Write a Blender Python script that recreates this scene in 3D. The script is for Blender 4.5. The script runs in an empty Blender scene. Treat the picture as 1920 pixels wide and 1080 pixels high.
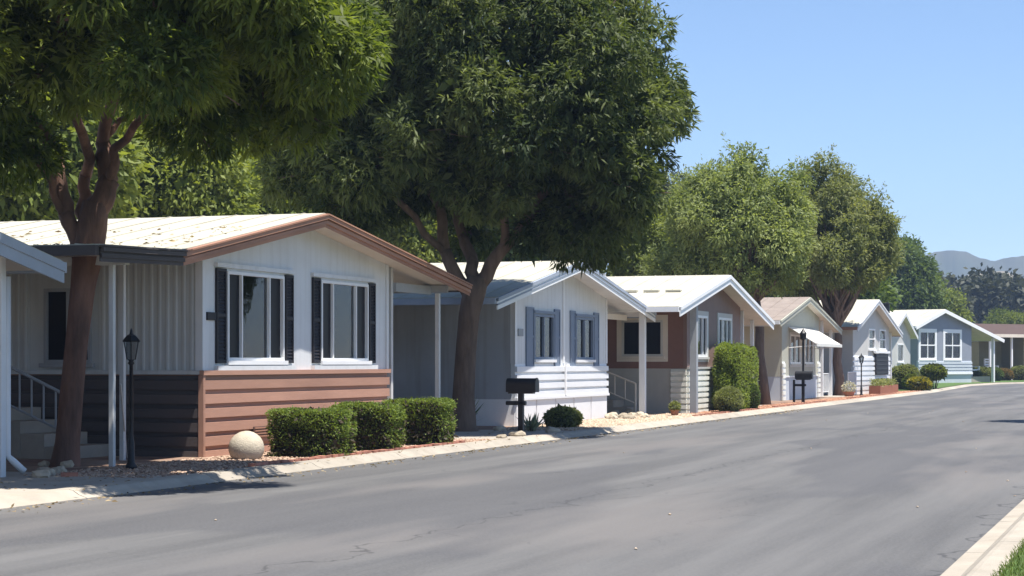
import bpy, bmesh, math, random
import numpy as np
from mathutils import Vector, Matrix

R = math.radians
scene = bpy.context.scene
COL = scene.collection

# ------------------------------------------------------------------ camera
EYE = 1.46            # camera height
YAW = R(18.8)         # the lens looks 18.8 degrees left of the street's direction (+Y)
FOC = 3640.0          # focal length in photograph pixels (1920 wide)
HOR = 680.0           # horizon row
cam_data = bpy.data.cameras.new('camera')
cam_data.sensor_width = 36.0
cam_data.lens = FOC / 1920 * 36
cam_data.shift_y = (HOR - 540) / 1920
cam_data.clip_start = 0.1
cam_data.clip_end = 9000
camera = bpy.data.objects.new('camera', cam_data)
camera.location = (0, 0, EYE)
camera.rotation_euler = (R(90), 0, YAW)
COL.objects.link(camera)
scene.camera = camera

# ------------------------------------------------------------------ world and sun
TO_SUN = Vector((1 / 3.4, -0.11, 1.0)).normalized()
world = bpy.data.worlds.new('World')
scene.world = world
world.use_nodes = True
wn = world.node_tree
bg = wn.nodes['Background']
sky = wn.nodes.new('ShaderNodeTexSky')
sky.sky_type = 'NISHITA'
sky.sun_disc = False
sky.sun_elevation = math.asin(TO_SUN.z)
sky.sun_rotation = math.atan2(TO_SUN.x, TO_SUN.y)
sky.altitude = 300
sky.air_density = 0.8
sky.dust_density = 0.05
sky.ozone_density = 4.0
hs = wn.nodes.new('ShaderNodeHueSaturation')
hs.inputs['Saturation'].default_value = 1.0
wn.links.new(sky.outputs[0], hs.inputs['Color'])
wn.links.new(hs.outputs[0], bg.inputs[0])
bg.inputs[1].default_value = 0.095
sun_data = bpy.data.lights.new('sun', 'SUN')
sun_data.energy = 5.0
sun_data.angle = R(0.53)
sun_data.color = (1.0, 0.955, 0.89)
sun = bpy.data.objects.new('sun', sun_data)
sun.rotation_euler = TO_SUN.to_track_quat('Z', 'Y').to_euler()
sun.location = (20, 0, 60)
COL.objects.link(sun)
scene.view_settings.view_transform = 'Standard'
scene.view_settings.look = 'None'
scene.view_settings.gamma = 1
scene.view_settings.use_curve_mapping = False
scene.view_settings.exposure = 0.92
scene.render.resolution_x = 1024
scene.render.resolution_y = 576

# ------------------------------------------------------------------ helpers
CA, SA = math.cos(YAW), math.sin(YAW)


def ray(px):
    t = (px - 960) / FOC
    return Vector((t * CA - SA, t * SA + CA))


def ground(px, py):
    """point of the flat ground seen at a photograph pixel"""
    d = FOC * EYE / (py - HOR)
    r = ray(px) * d
    return Vector((r.x, r.y, 0))


def at(px, py, d):
    r = ray(px) * d
    return Vector((r.x, r.y, EYE - (py - HOR) * d / FOC))


def on_x(px, X):
    """y of the street-parallel plane X = const seen at column px, and its depth"""
    r = ray(px)
    d = X / r.x
    return r.y * d, d


# ---- materials
MATS = {}


def nodes_of(name):
    m = bpy.data.materials.new(name)
    m.use_nodes = True
    return m, m.node_tree, m.node_tree.nodes['Principled BSDF']


def mat(name, col, rough=0.7, var=0.12, scale=4.0, stretch=(1, 1, 1), bump=0.0, bscale=40.0,
        rnd=0.0, dirt=0.0, dirt_col=(0.2, 0.15, 0.1), spec=0.3, metal=0.0, world_space=False, tint=None, streak=0.0):
    """plain procedural surface: a colour broken by two sizes of noise, some grime, a little relief"""
    if name in MATS:
        return MATS[name]
    m, nt, p = nodes_of(name)
    N, L = nt.nodes, nt.links
    tc = N.new('ShaderNodeTexCoord')
    mp = N.new('ShaderNodeMapping')
    mp.inputs['Scale'].default_value = stretch
    if world_space:
        geo = N.new('ShaderNodeNewGeometry')
        L.new(geo.outputs['Position'], mp.inputs['Vector'])
    else:
        L.new(tc.outputs['Object'], mp.inputs['Vector'])
    n1 = N.new('ShaderNodeTexNoise')
    n1.inputs['Scale'].default_value = scale
    n1.inputs['Detail'].default_value = 6
    n1.inputs['Roughness'].default_value = 0.62
    L.new(mp.outputs[0], n1.inputs['Vector'])
    rm = N.new('ShaderNodeMapRange')
    rm.inputs['From Min'].default_value = 0.25
    rm.inputs['From Max'].default_value = 0.75
    rm.inputs['To Min'].default_value = 1 - var
    rm.inputs['To Max'].default_value = 1 + var
    L.new(n1.outputs['Fac'], rm.inputs['Value'])
    base = N.new('ShaderNodeRGB')
    base.outputs[0].default_value = (*col, 1)
    src = base.outputs[0]
    if tint:
        n3 = N.new('ShaderNodeTexNoise')
        n3.inputs['Scale'].default_value = scale * 0.37
        n3.inputs['Detail'].default_value = 4
        L.new(mp.outputs[0], n3.inputs['Vector'])
        cr = N.new('ShaderNodeMapRange')
        cr.inputs['From Min'].default_value = 0.42
        cr.inputs['From Max'].default_value = 0.6
        L.new(n3.outputs['Fac'], cr.inputs['Value'])
        mx = N.new('ShaderNodeMix')
        mx.data_type = 'RGBA'
        mx.inputs['B'].default_value = (*tint, 1)
        L.new(cr.outputs[0], mx.inputs['Factor'])
        L.new(src, mx.inputs['A'])
        src = mx.outputs['Result']
    if rnd:
        oi = N.new('ShaderNodeObjectInfo')
        r2 = N.new('ShaderNodeMapRange')
        r2.inputs['To Min'].default_value = 1 - rnd
        r2.inputs['To Max'].default_value = 1 + rnd
        L.new(oi.outputs['Random'], r2.inputs['Value'])
        mu = N.new('ShaderNodeMath')
        mu.operation = 'MULTIPLY'
        L.new(rm.outputs[0], mu.inputs[0])
        L.new(r2.outputs[0], mu.inputs[1])
        fac = mu.outputs[0]
    else:
        fac = rm.outputs[0]
    vm = N.new('ShaderNodeVectorMath')
    vm.operation = 'SCALE'
    L.new(src, vm.inputs[0])
    L.new(fac, vm.inputs['Scale'])
    out = vm.outputs[0]
    if dirt:
        n2 = N.new('ShaderNodeTexNoise')
        n2.inputs['Scale'].default_value = scale * 0.6
        n2.inputs['Detail'].default_value = 8
        n2.inputs['Roughness'].default_value = 0.7
        L.new(mp.outputs[0], n2.inputs['Vector'])
        dr = N.new('ShaderNodeMapRange')
        dr.inputs['From Min'].default_value = 0.5
        dr.inputs['From Max'].default_value = 0.78
        dr.inputs['To Max'].default_value = dirt
        L.new(n2.outputs['Fac'], dr.inputs['Value'])
        mx = N.new('ShaderNodeMix')
        mx.data_type = 'RGBA'
        mx.inputs['B'].default_value = (*dirt_col, 1)
        L.new(dr.outputs[0], mx.inputs['Factor'])
        L.new(out, mx.inputs['A'])
        out = mx.outputs['Result']
    if streak:
        # rain runs down the sheet
        ms = N.new('ShaderNodeMapping')
        ms.inputs['Scale'].default_value = (7, 7, 0.35)
        L.new(tc.outputs['Object'], ms.inputs['Vector'])
        ns = N.new('ShaderNodeTexNoise')
        ns.inputs['Scale'].default_value = 1.0
        ns.inputs['Detail'].default_value = 5
        L.new(ms.outputs[0], ns.inputs['Vector'])
        sr = N.new('ShaderNodeMapRange')
        sr.inputs['From Min'].default_value = 0.48
        sr.inputs['From Max'].default_value = 0.75
        sr.inputs['To Max'].default_value = streak
        L.new(ns.outputs['Fac'], sr.inputs['Value'])
        mx = N.new('ShaderNodeMix')
        mx.data_type = 'RGBA'
        mx.inputs['B'].default_value = (*dirt_col, 1)
        L.new(sr.outputs[0], mx.inputs['Factor'])
        L.new(out, mx.inputs['A'])
        out = mx.outputs['Result']
    L.new(out, p.inputs['Base Color'])
    p.inputs['Roughness'].default_value = rough
    p.inputs['Specular IOR Level'].default_value = spec
    p.inputs['Metallic'].default_value = metal
    if bump:
        nb = N.new('ShaderNodeTexNoise')
        nb.inputs['Scale'].default_value = bscale
        nb.inputs['Detail'].default_value = 5
        L.new(mp.outputs[0], nb.inputs['Vector'])
        b = N.new('ShaderNodeBump')
        b.inputs['Strength'].default_value = bump
        b.inputs['Distance'].default_value = 0.02
        L.new(nb.outputs['Fac'], b.inputs['Height'])
        L.new(b.outputs[0], p.inputs['Normal'])
    MATS[name] = m
    return m


def leaf_mat(name, dark, light, trans=0.35, rough=0.55, tcol=None):
    if name in MATS:
        return MATS[name]
    m, nt, p = nodes_of(name)
    N, L = nt.nodes, nt.links
    a = N.new('ShaderNodeAttribute')
    a.attribute_name = 'rnd'
    ramp = N.new('ShaderNodeMix')
    ramp.data_type = 'RGBA'
    ramp.inputs['A'].default_value = (*dark, 1)
    ramp.inputs['B'].default_value = (*light, 1)
    L.new(a.outputs['Fac'], ramp.inputs['Factor'])
    L.new(ramp.outputs['Result'], p.inputs['Base Color'])
    p.inputs['Roughness'].default_value = rough
    p.inputs['Specular IOR Level'].default_value = 0.22
    tr = N.new('ShaderNodeBsdfTranslucent')
    tm = N.new('ShaderNodeVectorMath')
    tm.operation = 'MULTIPLY'
    tm.inputs[1].default_value = tcol or (1.75, 1.65, 0.5)
    L.new(ramp.outputs['Result'], tm.inputs[0])
    L.new(tm.outputs[0], tr.inputs['Color'])
    mix = N.new('ShaderNodeMixShader')
    mix.inputs[0].default_value = trans
    L.new(p.outputs[0], mix.inputs[1])
    L.new(tr.outputs[0], mix.inputs[2])
    L.new(mix.outputs[0], nt.nodes['Material Output'].inputs['Surface'])
    MATS[name] = m
    return m


# ---- mesh builder
class MB:
    def __init__(self, f=None):
        self.v, self.q, self.f = [], [], f

    def add(self, vs, fs):
        o = len(self.v)
        self.v += [self.f(*p) if self.f else tuple(p) for p in vs]
        self.q += [tuple(o + i for i in k) for k in fs]
        return self

    def box(self, x0, x1, y0, y1, z0, z1):
        return self.add([(x0, y0, z0), (x1, y0, z0), (x1, y1, z0), (x0, y1, z0),
                         (x0, y0, z1), (x1, y0, z1), (x1, y1, z1), (x0, y1, z1)],
                        [(0, 3, 2, 1), (4, 5, 6, 7), (0, 1, 5, 4), (1, 2, 6, 5), (2, 3, 7, 6), (3, 0, 4, 7)])

    def prism(self, pts, y0, y1):
        """polygon of (x, z) drawn out along y"""
        n = len(pts)
        vs = [(x, y0, z) for x, z in pts] + [(x, y1, z) for x, z in pts]
        fs = [tuple(range(n)), tuple(range(2 * n - 1, n - 1, -1))]
        fs += [(i, i + n, (i + 1) % n + n, (i + 1) % n) for i in range(n)]
        return self.add(vs, fs)

    def prism_x(self, pts, x0, x1):
        """polygon of (y, z) drawn out along x"""
        n = len(pts)
        vs = [(x0, y, z) for y, z in pts] + [(x1, y, z) for y, z in pts]
        fs = [tuple(range(n)), tuple(range(2 * n - 1, n - 1, -1))]
        fs += [(i, i + n, (i + 1) % n + n, (i + 1) % n) for i in range(n)]
        return self.add(vs, fs)

    def tube(self, pts, rad, n=8, rough=0.0, rng=None):
        pts = [Vector(p) for p in pts]
        if not hasattr(rad, '__len__'):
            rad = [rad] * len(pts)
        vs, fs = [], []
        ref = Vector((1, 0.13, 0.07)).normalized()
        for i, p in enumerate(pts):
            d = (pts[min(i + 1, len(pts) - 1)] - pts[max(i - 1, 0)]).normalized()
            if abs(d.dot(ref)) > 0.93:
                ref = Vector((0.1, 1, 0.05)).normalized()
            a = (ref - d * ref.dot(d)).normalized()
            b = d.cross(a)
            for k in range(n):
                th = 2 * math.pi * k / n
                r = rad[i] * (1 + (rng.uniform(-rough, rough) if rng else 0))
                vs.append(p + (a * math.cos(th) + b * math.sin(th)) * r)
        for i in range(len(pts) - 1):
            for k in range(n):
                fs.append((i * n + k, i * n + (k + 1) % n, (i + 1) * n + (k + 1) % n, (i + 1) * n + k))
        fs.append(tuple(range(n - 1, -1, -1)))
        fs.append(tuple((len(pts) - 1) * n + k for k in range(n)))
        return self.add(vs, fs)

    def lathe(self, prof, c=(0, 0, 0), n=14):
        return self.tube_rings([(Vector((c[0], c[1], c[2] + z)), r) for r, z in prof], n)

    def tube_rings(self, rings, n):
        vs, fs = [], []
        for p, r in rings:
            for k in range(n):
                th = 2 * math.pi * k / n
                vs.append((p.x + r * math.cos(th), p.y + r * math.sin(th), p.z))
        m = len(rings)
        for i in range(m - 1):
            for k in range(n):
                fs.append((i * n + k, i * n + (k + 1) % n, (i + 1) * n + (k + 1) % n, (i + 1) * n + k))
        fs.append(tuple(range(n - 1, -1, -1)))
        fs.append(tuple((m - 1) * n + k for k in range(n)))
        return self.add(vs, fs)

    def mesh(self, name, material, smooth=False):
        me = bpy.data.meshes.new(name)
        me.from_pydata([tuple(p) for p in self.v], [], self.q)
        bm = bmesh.new()
        bm.from_mesh(me)
        bmesh.ops.recalc_face_normals(bm, faces=bm.faces)
        bm.to_mesh(me)
        bm.free()
        me.materials.append(material)
        if smooth:
            me.polygons.foreach_set('use_smooth', [True] * len(me.polygons))
        return me

    def build(self, name, material, parent=None, smooth=False, bevel=0.0):
        o = link(name, self.mesh(name, material, smooth), parent)
        if bevel:
            b = o.modifiers.new('bevel', 'BEVEL')
            b.width = bevel
            b.segments = 2
        return o


def link(name, data, parent=None, loc=None, rz=0.0):
    o = bpy.data.objects.new(name, data)
    COL.objects.link(o)
    if parent:
        o.parent = parent
    if loc is not None:
        o.location = loc
    o.rotation_euler.z = rz
    return o


def tag(o, label, cat, group=None, kind=None):
    o['label'] = label
    o['category'] = cat
    if group:
        o['group'] = group
    if kind:
        o['kind'] = kind
    return o


def structure(o):
    o['kind'] = 'structure'
    return o


def thing(name, label, cat, loc=(0, 0, 0), rz=0.0, group=None):
    o = link(name, None, None, loc, rz)
    o.empty_display_size = 0.2
    return tag(o, label, cat, group)


def copy_tree(o, parent=None):
    c = o.copy()
    COL.objects.link(c)
    c.parent = parent
    for ch in list(o.children):
        copy_tree(ch, c)
    return c


# ---- foliage
def leaf_object(name, P, A, Ln, Wd, rng, material, parent=None, shade=None, face_up=0.9):
    """every leaf one folded diamond; P base points, A directions"""
    n = len(P)
    A = A / np.maximum(np.linalg.norm(A, axis=1, keepdims=True), 1e-6)
    S = np.cross(A, rng.normal(size=(n, 3)) * 0.75 + np.array([0, 0, face_up]))
    S /= np.maximum(np.linalg.norm(S, axis=1, keepdims=True), 1e-6)
    mid = P + A * (Ln * 0.45)[:, None]
    tip = P + A * Ln[:, None]
    tip[:, 2] -= Ln * 0.12
    V = np.empty((n, 4, 3), dtype=np.float32)
    V[:, 0] = P
    V[:, 1] = mid + S * (Wd * 0.5)[:, None]
    V[:, 2] = tip
    V[:, 3] = mid - S * (Wd * 0.5)[:, None]
    me = bpy.data.meshes.new(name)
    me.vertices.add(n * 4)
    me.vertices.foreach_set('co', V.ravel())
    me.loops.add(n * 4)
    me.loops.foreach_set('vertex_index', np.arange(n * 4, dtype=np.int32))
    me.polygons.add(n)
    me.polygons.foreach_set('loop_start', np.arange(0, n * 4, 4, dtype=np.int32))
    at_ = me.attributes.new('rnd', 'FLOAT', 'FACE')
    val = rng.random(n) if shade is None else shade
    at_.data.foreach_set('value', val.astype(np.float32))
    me.update(calc_edges=True)
    me.materials.append(material)
    return link(name, me, parent)


def sphere_dirs(rng, n):
    d = rng.normal(size=(n, 3))
    return d / np.linalg.norm(d, axis=1, keepdims=True)


def lobes_to_leaves(rng, lobes, per_m2, k, L, W, droop=0.5, inner=0.35, spread=0.09, zmin=None, up_bias=0.0, tuft=0.7, jit=0.55):
    """lobes: (centre, radii). Twig tips over each lobe's skin, k leaves round each tip, larger ones inside."""
    PP, AA, LL, WW, SH = [], [], [], [], []
    for c, r in lobes:
        c = np.array(c)
        r = np.array(r)
        area = 4 * math.pi * ((r[0] * r[1]) ** 1.6 / 3 + (r[0] * r[2]) ** 1.6 / 3 + (r[1] * r[2]) ** 1.6 / 3) ** (1 / 1.6)
        n = max(4, int(area * per_m2))
        d = sphere_dirs(rng, n)
        rr = 1.04 - np.abs(rng.normal(size=n)) * 0.16
        tips = c + d * r * rr[:, None]
        P = np.repeat(tips, k, axis=0) + rng.normal(size=(n * k, 3)) * spread
        out = np.repeat(d, k, axis=0)
        A = out * tuft + rng.normal(size=(n * k, 3)) * jit
        A[:, 2] += up_bias - droop
        PP.append(P)
        AA.append(A)
        LL.append(L * rng.uniform(0.7, 1.25, n * k))
        WW.append(W * rng.uniform(0.75, 1.25, n * k))
        lobe_tone = rng.normal() * 0.2
        sh = np.repeat(rng.random(n), k) * 0.5 + rng.random(n * k) * 0.5
        SH.append(np.clip(sh + lobe_tone, 0, 1))
        ni = int(n * k * inner * 0.25)
        d2 = sphere_dirs(rng, ni)
        P2 = c + d2 * r * rng.uniform(0.1, 0.8, ni)[:, None]
        PP.append(P2)
        AA.append(rng.normal(size=(ni, 3)))
        LL.append(L * 1.9 * rng.uniform(0.7, 1.3, ni))
        WW.append(W * 3.2 * rng.uniform(0.7, 1.3, ni))
        SH.append(rng.random(ni) * 0.4)
    P, A, Ln, Wd, Sh = [np.concatenate(x) for x in (PP, AA, LL, WW, SH)]
    if zmin is not None:
        ok = P[:, 2] > zmin
        P, A, Ln, Wd, Sh = P[ok], A[ok], Ln[ok], Wd[ok], Sh[ok]
    return P, A, Ln, Wd, Sh


def bent(p, q, rng, k=5, wob=0.12, sag=0.0):
    p, q = Vector(p), Vector(q)
    L = (q - p).length
    out = []
    for i in range(k + 1):
        t = i / k
        w = wob * L * math.sin(math.pi * t)
        out.append(p.lerp(q, t) + Vector((rng.uniform(-w, w), rng.uniform(-w, w), rng.uniform(-w, w) * 0.5 + sag * math.sin(math.pi * t) * L)))
    return out

# ------------------------------------------------------------------ surface materials
def asphalt_material():
    m, nt, p = nodes_of('asphalt')
    N, L = nt.nodes, nt.links
    geo = N.new('ShaderNodeNewGeometry')

    def noise(scale, stretch, detail=5, rough=0.6):
        mp = N.new('ShaderNodeMapping')
        mp.inputs['Scale'].default_value = stretch
        L.new(geo.outputs['Position'], mp.inputs['Vector'])
        n = N.new('ShaderNodeTexNoise')
        n.inputs['Scale'].default_value = scale
        n.inputs['Detail'].default_value = detail
        n.inputs['Roughness'].default_value = rough
        L.new(mp.outputs[0], n.inputs['Vector'])
        return n.outputs['Fac']

    def rng_(f, a, b, lo, hi):
        r = N.new('ShaderNodeMapRange')
        for k, v in zip(('From Min', 'From Max', 'To Min', 'To Max'), (a, b, lo, hi)):
            r.inputs[k].default_value = v
        L.new(f, r.inputs['Value'])
        return r.outputs[0]

    def mix(fac, a, b):
        x = N.new('ShaderNodeMix')
        x.data_type = 'RGBA'
        L.new(fac, x.inputs['Factor'])
        for s, v in (('A', a), ('B', b)):
            if isinstance(v, tuple):
                x.inputs[s].default_value = (*v, 1)
            else:
                L.new(v, x.inputs[s])
        return x.outputs['Result']

    # worn streaks along the traffic, seal-coat patches, pale dusty areas, coarse aggregate
    streak = noise(1.3, (1.0, 0.05, 1), 9, 0.64)
    patch = noise(0.33, (1.0, 0.28, 1), 3, 0.5)
    dusty = noise(0.5, (1.0, 0.2, 1), 3, 0.55)
    grain = noise(38, (1, 0.8, 1), 4, 0.8)
    fleck = noise(34, (1, 1, 1), 4, 0.8)
    c = mix(rng_(streak, 0.36, 0.66, 0, 1), (0.078, 0.077, 0.077), (0.134, 0.131, 0.127))
    c = mix(rng_(patch, 0.5, 0.54, 0, 0.65), c, (0.068, 0.068, 0.073))
    c = mix(rng_(dusty, 0.52, 0.66, 0, 0.7), c, (0.155, 0.143, 0.134))
    c = mix(rng_(grain, 0.38, 0.68, 0, 0.36), c, (0.19, 0.187, 0.182))
    c = mix(rng_(fleck, 0.62, 0.75, 0, 0.5), c, (0.045, 0.045, 0.05))
    # hairline and sealed cracks, and the paving seam down the lane
    wob = N.new('ShaderNodeTexNoise')
    wob.inputs['Scale'].default_value = 1.3
    wob.inputs['Detail'].default_value = 5
    L.new(geo.outputs['Position'], wob.inputs['Vector'])
    ad = N.new('ShaderNodeVectorMath')
    ad.operation = 'MULTIPLY_ADD'
    ad.inputs[1].default_value = (1.1, 1.1, 0)
    L.new(wob.outputs['Color'], ad.inputs[0])
    L.new(geo.outputs['Position'], ad.inputs[2])
    vo = N.new('ShaderNodeTexVoronoi')
    vo.feature = 'DISTANCE_TO_EDGE'
    vo.inputs['Scale'].default_value = 0.3
    L.new(ad.outputs[0], vo.inputs['Vector'])
    gate = rng_(noise(0.22, (1, 0.6, 1), 3, 0.5), 0.47, 0.53, 0, 1)
    line = rng_(vo.outputs['Distance'], 0.0012, 0.005, 0.22, 0)
    mm = N.new('ShaderNodeMath')
    mm.operation = 'MULTIPLY'
    L.new(line, mm.inputs[0])
    L.new(gate, mm.inputs[1])
    c = mix(mm.outputs[0], c, (0.028, 0.028, 0.03))
    sx = N.new('ShaderNodeSeparateXYZ')
    L.new(ad.outputs[0], sx.inputs[0])
    for x_, wd, k_ in ((-5.75, 0.02, 0.55), (-1.25, 0.03, 0.6)):
        sb = N.new('ShaderNodeMath')
        sb.operation = 'SUBTRACT'
        L.new(sx.outputs['X'], sb.inputs[0])
        sb.inputs[1].default_value = x_ + 0.3
        ab = N.new('ShaderNodeMath')
        ab.operation = 'ABSOLUTE'
        L.new(sb.outputs[0], ab.inputs[0])
        c = mix(rng_(ab.outputs[0], wd * 0.4, wd, k_, 0), c, (0.035, 0.034, 0.036))
    L.new(c, p.inputs['Base Color'])
    p.inputs['Roughness'].default_value = 0.82
    p.inputs['Specular IOR Level'].default_value = 0.25
    b = N.new('ShaderNodeBump')
    b.inputs['Strength'].default_value = 0.5
    b.inputs['Distance'].default_value = 0.012
    L.new(grain, b.inputs['Height'])
    L.new(b.outputs[0], p.inputs['Normal'])
    return m


M_ASPH = asphalt_material()
M_EARTH = mat('dry_earth', (0.235, 0.19, 0.125), 0.95, 0.25, 0.05, tint=(0.12, 0.13, 0.055), bump=0.3, bscale=3)
M_YARD = mat('yard_soil', (0.30, 0.215, 0.155), 0.95, 0.35, 3.0, tint=(0.21, 0.125, 0.09), bump=0.8, bscale=25, world_space=True)
M_CONC = mat('concrete', (0.36, 0.32, 0.262), 0.9, 0.16, 2.2, dirt=0.5, dirt_col=(0.24, 0.2, 0.15), bump=0.3, bscale=60, rnd=0.1, world_space=True)
M_SLAB = mat('driveway_concrete', (0.38, 0.34, 0.285), 0.9, 0.14, 1.5, dirt=0.5, dirt_col=(0.27, 0.24, 0.2), bump=0.3, bscale=50, world_space=True)
M_LAWN = mat('lawn_soil', (0.075, 0.13, 0.03), 0.95, 0.3, 2.0, world_space=True)
M_WHITE = mat('white_paint', (0.68, 0.69, 0.695), 0.55, 0.07, 1.3, dirt=0.2, dirt_col=(0.4, 0.38, 0.34), streak=0.28)
M_WHITE2 = mat('white_enamel', (0.8, 0.8, 0.8), 0.4, 0.04, 2.0, dirt=0.12, dirt_col=(0.45, 0.42, 0.38))
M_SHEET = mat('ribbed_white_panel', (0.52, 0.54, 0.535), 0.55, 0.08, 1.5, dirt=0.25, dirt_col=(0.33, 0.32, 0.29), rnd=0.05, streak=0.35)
M_ROOF = mat('white_roof_coating', (0.47, 0.445, 0.36), 0.7, 0.12, 0.8, dirt=0.5, dirt_col=(0.27, 0.24, 0.19))
M_ROOF_TAN = mat('tan_roof', (0.26, 0.215, 0.185), 0.8, 0.2, 2.0, dirt=0.5, dirt_col=(0.22, 0.17, 0.13))
M_ROOF_PALE = mat('pale_green_roof', (0.55, 0.62, 0.58), 0.7, 0.12, 0.8, dirt=0.3)
M_ROOF_BROWN = mat('brown_shingle_roof', (0.085, 0.055, 0.045), 0.9, 0.25, 6.0)
M_SOFFIT = mat('cream_soffit', (0.68, 0.61, 0.52), 0.7, 0.08, 1.5, dirt=0.2)
M_BROWN = mat('brown_painted_board', (0.42, 0.235, 0.165), 0.65, 0.13, 1.6, stretch=(0.4, 3, 3), rnd=0.13, dirt=0.3, dirt_col=(0.2, 0.1, 0.075), bump=0.15, bscale=50)
M_FASC = mat('brown_fascia', (0.39, 0.205, 0.135), 0.65, 0.2, 1.5, stretch=(0.5, 3, 3), rnd=0.08, dirt=0.35, dirt_col=(0.2, 0.12, 0.09))
M_BLUEG = mat('blue_grey_paint', (0.19, 0.235, 0.31), 0.6, 0.1, 2.0, dirt=0.2, dirt_col=(0.2, 0.2, 0.21))
M_BLUEF = mat('blue_grey_fascia', (0.34, 0.385, 0.46), 0.6, 0.12, 2.0, dirt=0.3, dirt_col=(0.3, 0.29, 0.27))
M_SHUT = mat('black_shutter_paint', (0.024, 0.022, 0.026), 0.55, 0.2, 5.0)
M_BLACK = mat('black_metal', (0.014, 0.014, 0.016), 0.42, 0.2, 8.0)
M_GREYP = mat('grey_paint', (0.33, 0.35, 0.37), 0.6, 0.1, 2.0, dirt=0.25)
M_POST = mat('pale_metal_post', (0.58, 0.575, 0.56), 0.5, 0.08, 3.0, dirt=0.3, dirt_col=(0.3, 0.27, 0.24))
M_RUST = mat('red_brown_wall', (0.225, 0.125, 0.10), 0.7, 0.12, 1.5, dirt=0.2, dirt_col=(0.17, 0.1, 0.08))
M_TAUPE = mat('taupe_wall', (0.245, 0.165, 0.14), 0.7, 0.1, 1.5, dirt=0.2, dirt_col=(0.14, 0.12, 0.11), streak=0.3)
M_CHAR = mat('charcoal_board', (0.082, 0.07, 0.068), 0.7, 0.15, 1.6, rnd=0.1, dirt=0.3, dirt_col=(0.12, 0.1, 0.09))  # side boards' own paint; doubles as shade tone for awning fascia and gutters
M_BEIGE = mat('beige_skirting', (0.42, 0.41, 0.375), 0.75, 0.08, 1.5, dirt=0.2)
M_CREAM = mat('cream_siding', (0.43, 0.425, 0.35), 0.7, 0.07, 1.2, dirt=0.15)
M_CREAMB = mat('cream_board', (0.78, 0.78, 0.71), 0.6, 0.08, 1.5, rnd=0.05, dirt=0.2, dirt_col=(0.42, 0.4, 0.33))
M_WBOARD = mat('white_lap_board', (0.77, 0.78, 0.79), 0.5, 0.07, 1.5, stretch=(0.5, 2, 2), rnd=0.04, dirt=0.15, dirt_col=(0.42, 0.41, 0.4))
M_PALEG = mat('pale_grey_siding', (0.52, 0.51, 0.48), 0.65, 0.07, 1.2, dirt=0.15)
M_PALEB = mat('pale_blue_skirting', (0.5, 0.54, 0.585), 0.65, 0.07, 1.2, dirt=0.15)
M_GREYS = mat('grey_side_siding', (0.40, 0.41, 0.43), 0.65, 0.07, 1.2, dirt=0.2, streak=0.3)  # white siding darkened: shade under tree and awnings is put into the colour
M_BLUEW = mat('slate_blue_siding', (0.25, 0.27, 0.315), 0.65, 0.08, 1.2)
M_OLIVE = mat('olive_wall', (0.22, 0.205, 0.115), 0.8, 0.1, 1.2)
M_BRICK = mat('red_brick', (0.36, 0.15, 0.10), 0.9, 0.25, 9.0, rnd=0.25, dirt=0.4, dirt_col=(0.42, 0.33, 0.27), bump=0.4)
M_TERRA = mat('terracotta', (0.33, 0.13, 0.075), 0.85, 0.15, 4.0)
M_STONE = mat('pale_stone', (0.42, 0.36, 0.27), 0.9, 0.25, 5.0, rnd=0.25, bump=0.6, bscale=18, dirt=0.3)
M_BALL = mat('cast_concrete_ball', (0.47, 0.41, 0.315), 0.9, 0.16, 5.0, dirt=0.35, dirt_col=(0.3, 0.25, 0.18), bump=0.5, bscale=45)
M_BARK = mat('red_brown_bark', (0.19, 0.102, 0.072), 0.9, 0.4, 5.0, stretch=(1.4, 1.4, 0.35), bump=1.0, bscale=13, tint=(0.11, 0.065, 0.05))
M_BARK2 = mat('grey_brown_bark', (0.15, 0.102, 0.075), 0.9, 0.4, 5.0, stretch=(1.4, 1.4, 0.35), bump=1.0, bscale=12)
M_BARK3 = mat('pale_brown_bark', (0.2, 0.135, 0.1), 0.9, 0.35, 5.0, stretch=(1.4, 1.4, 0.35), bump=0.8, bscale=12)
M_AWN = mat('white_awning_metal', (0.72, 0.7, 0.64), 0.5, 0.1, 2.0, dirt=0.3, dirt_col=(0.4, 0.36, 0.28))
M_VENT = mat('vent_metal', (0.12, 0.075, 0.06), 0.6, 0.2, 6.0)


def glass_material(name, col, rough=0.03, spec=0.6):
    m, nt, p = nodes_of(name)
    N, L = nt.nodes, nt.links
    tc = N.new('ShaderNodeTexCoord')
    n = N.new('ShaderNodeTexNoise')
    n.inputs['Scale'].default_value = 1.1
    L.new(tc.outputs['Object'], n.inputs['Vector'])
    b = N.new('ShaderNodeBump')
    b.inputs['Strength'].default_value = 0.05
    b.inputs['Distance'].default_value = 0.05
    L.new(n.outputs['Fac'], b.inputs['Height'])
    L.new(b.outputs[0], p.inputs['Normal'])
    p.inputs['Base Color'].default_value = (*col, 1)
    p.inputs['Roughness'].default_value = rough
    p.inputs['Specular IOR Level'].default_value = spec
    p.inputs['IOR'].default_value = 1.52
    MATS[name] = m
    return m


G_DARK = glass_material('dark_screened_glass', (0.012, 0.012, 0.015), 0.35, 0.12)


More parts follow.
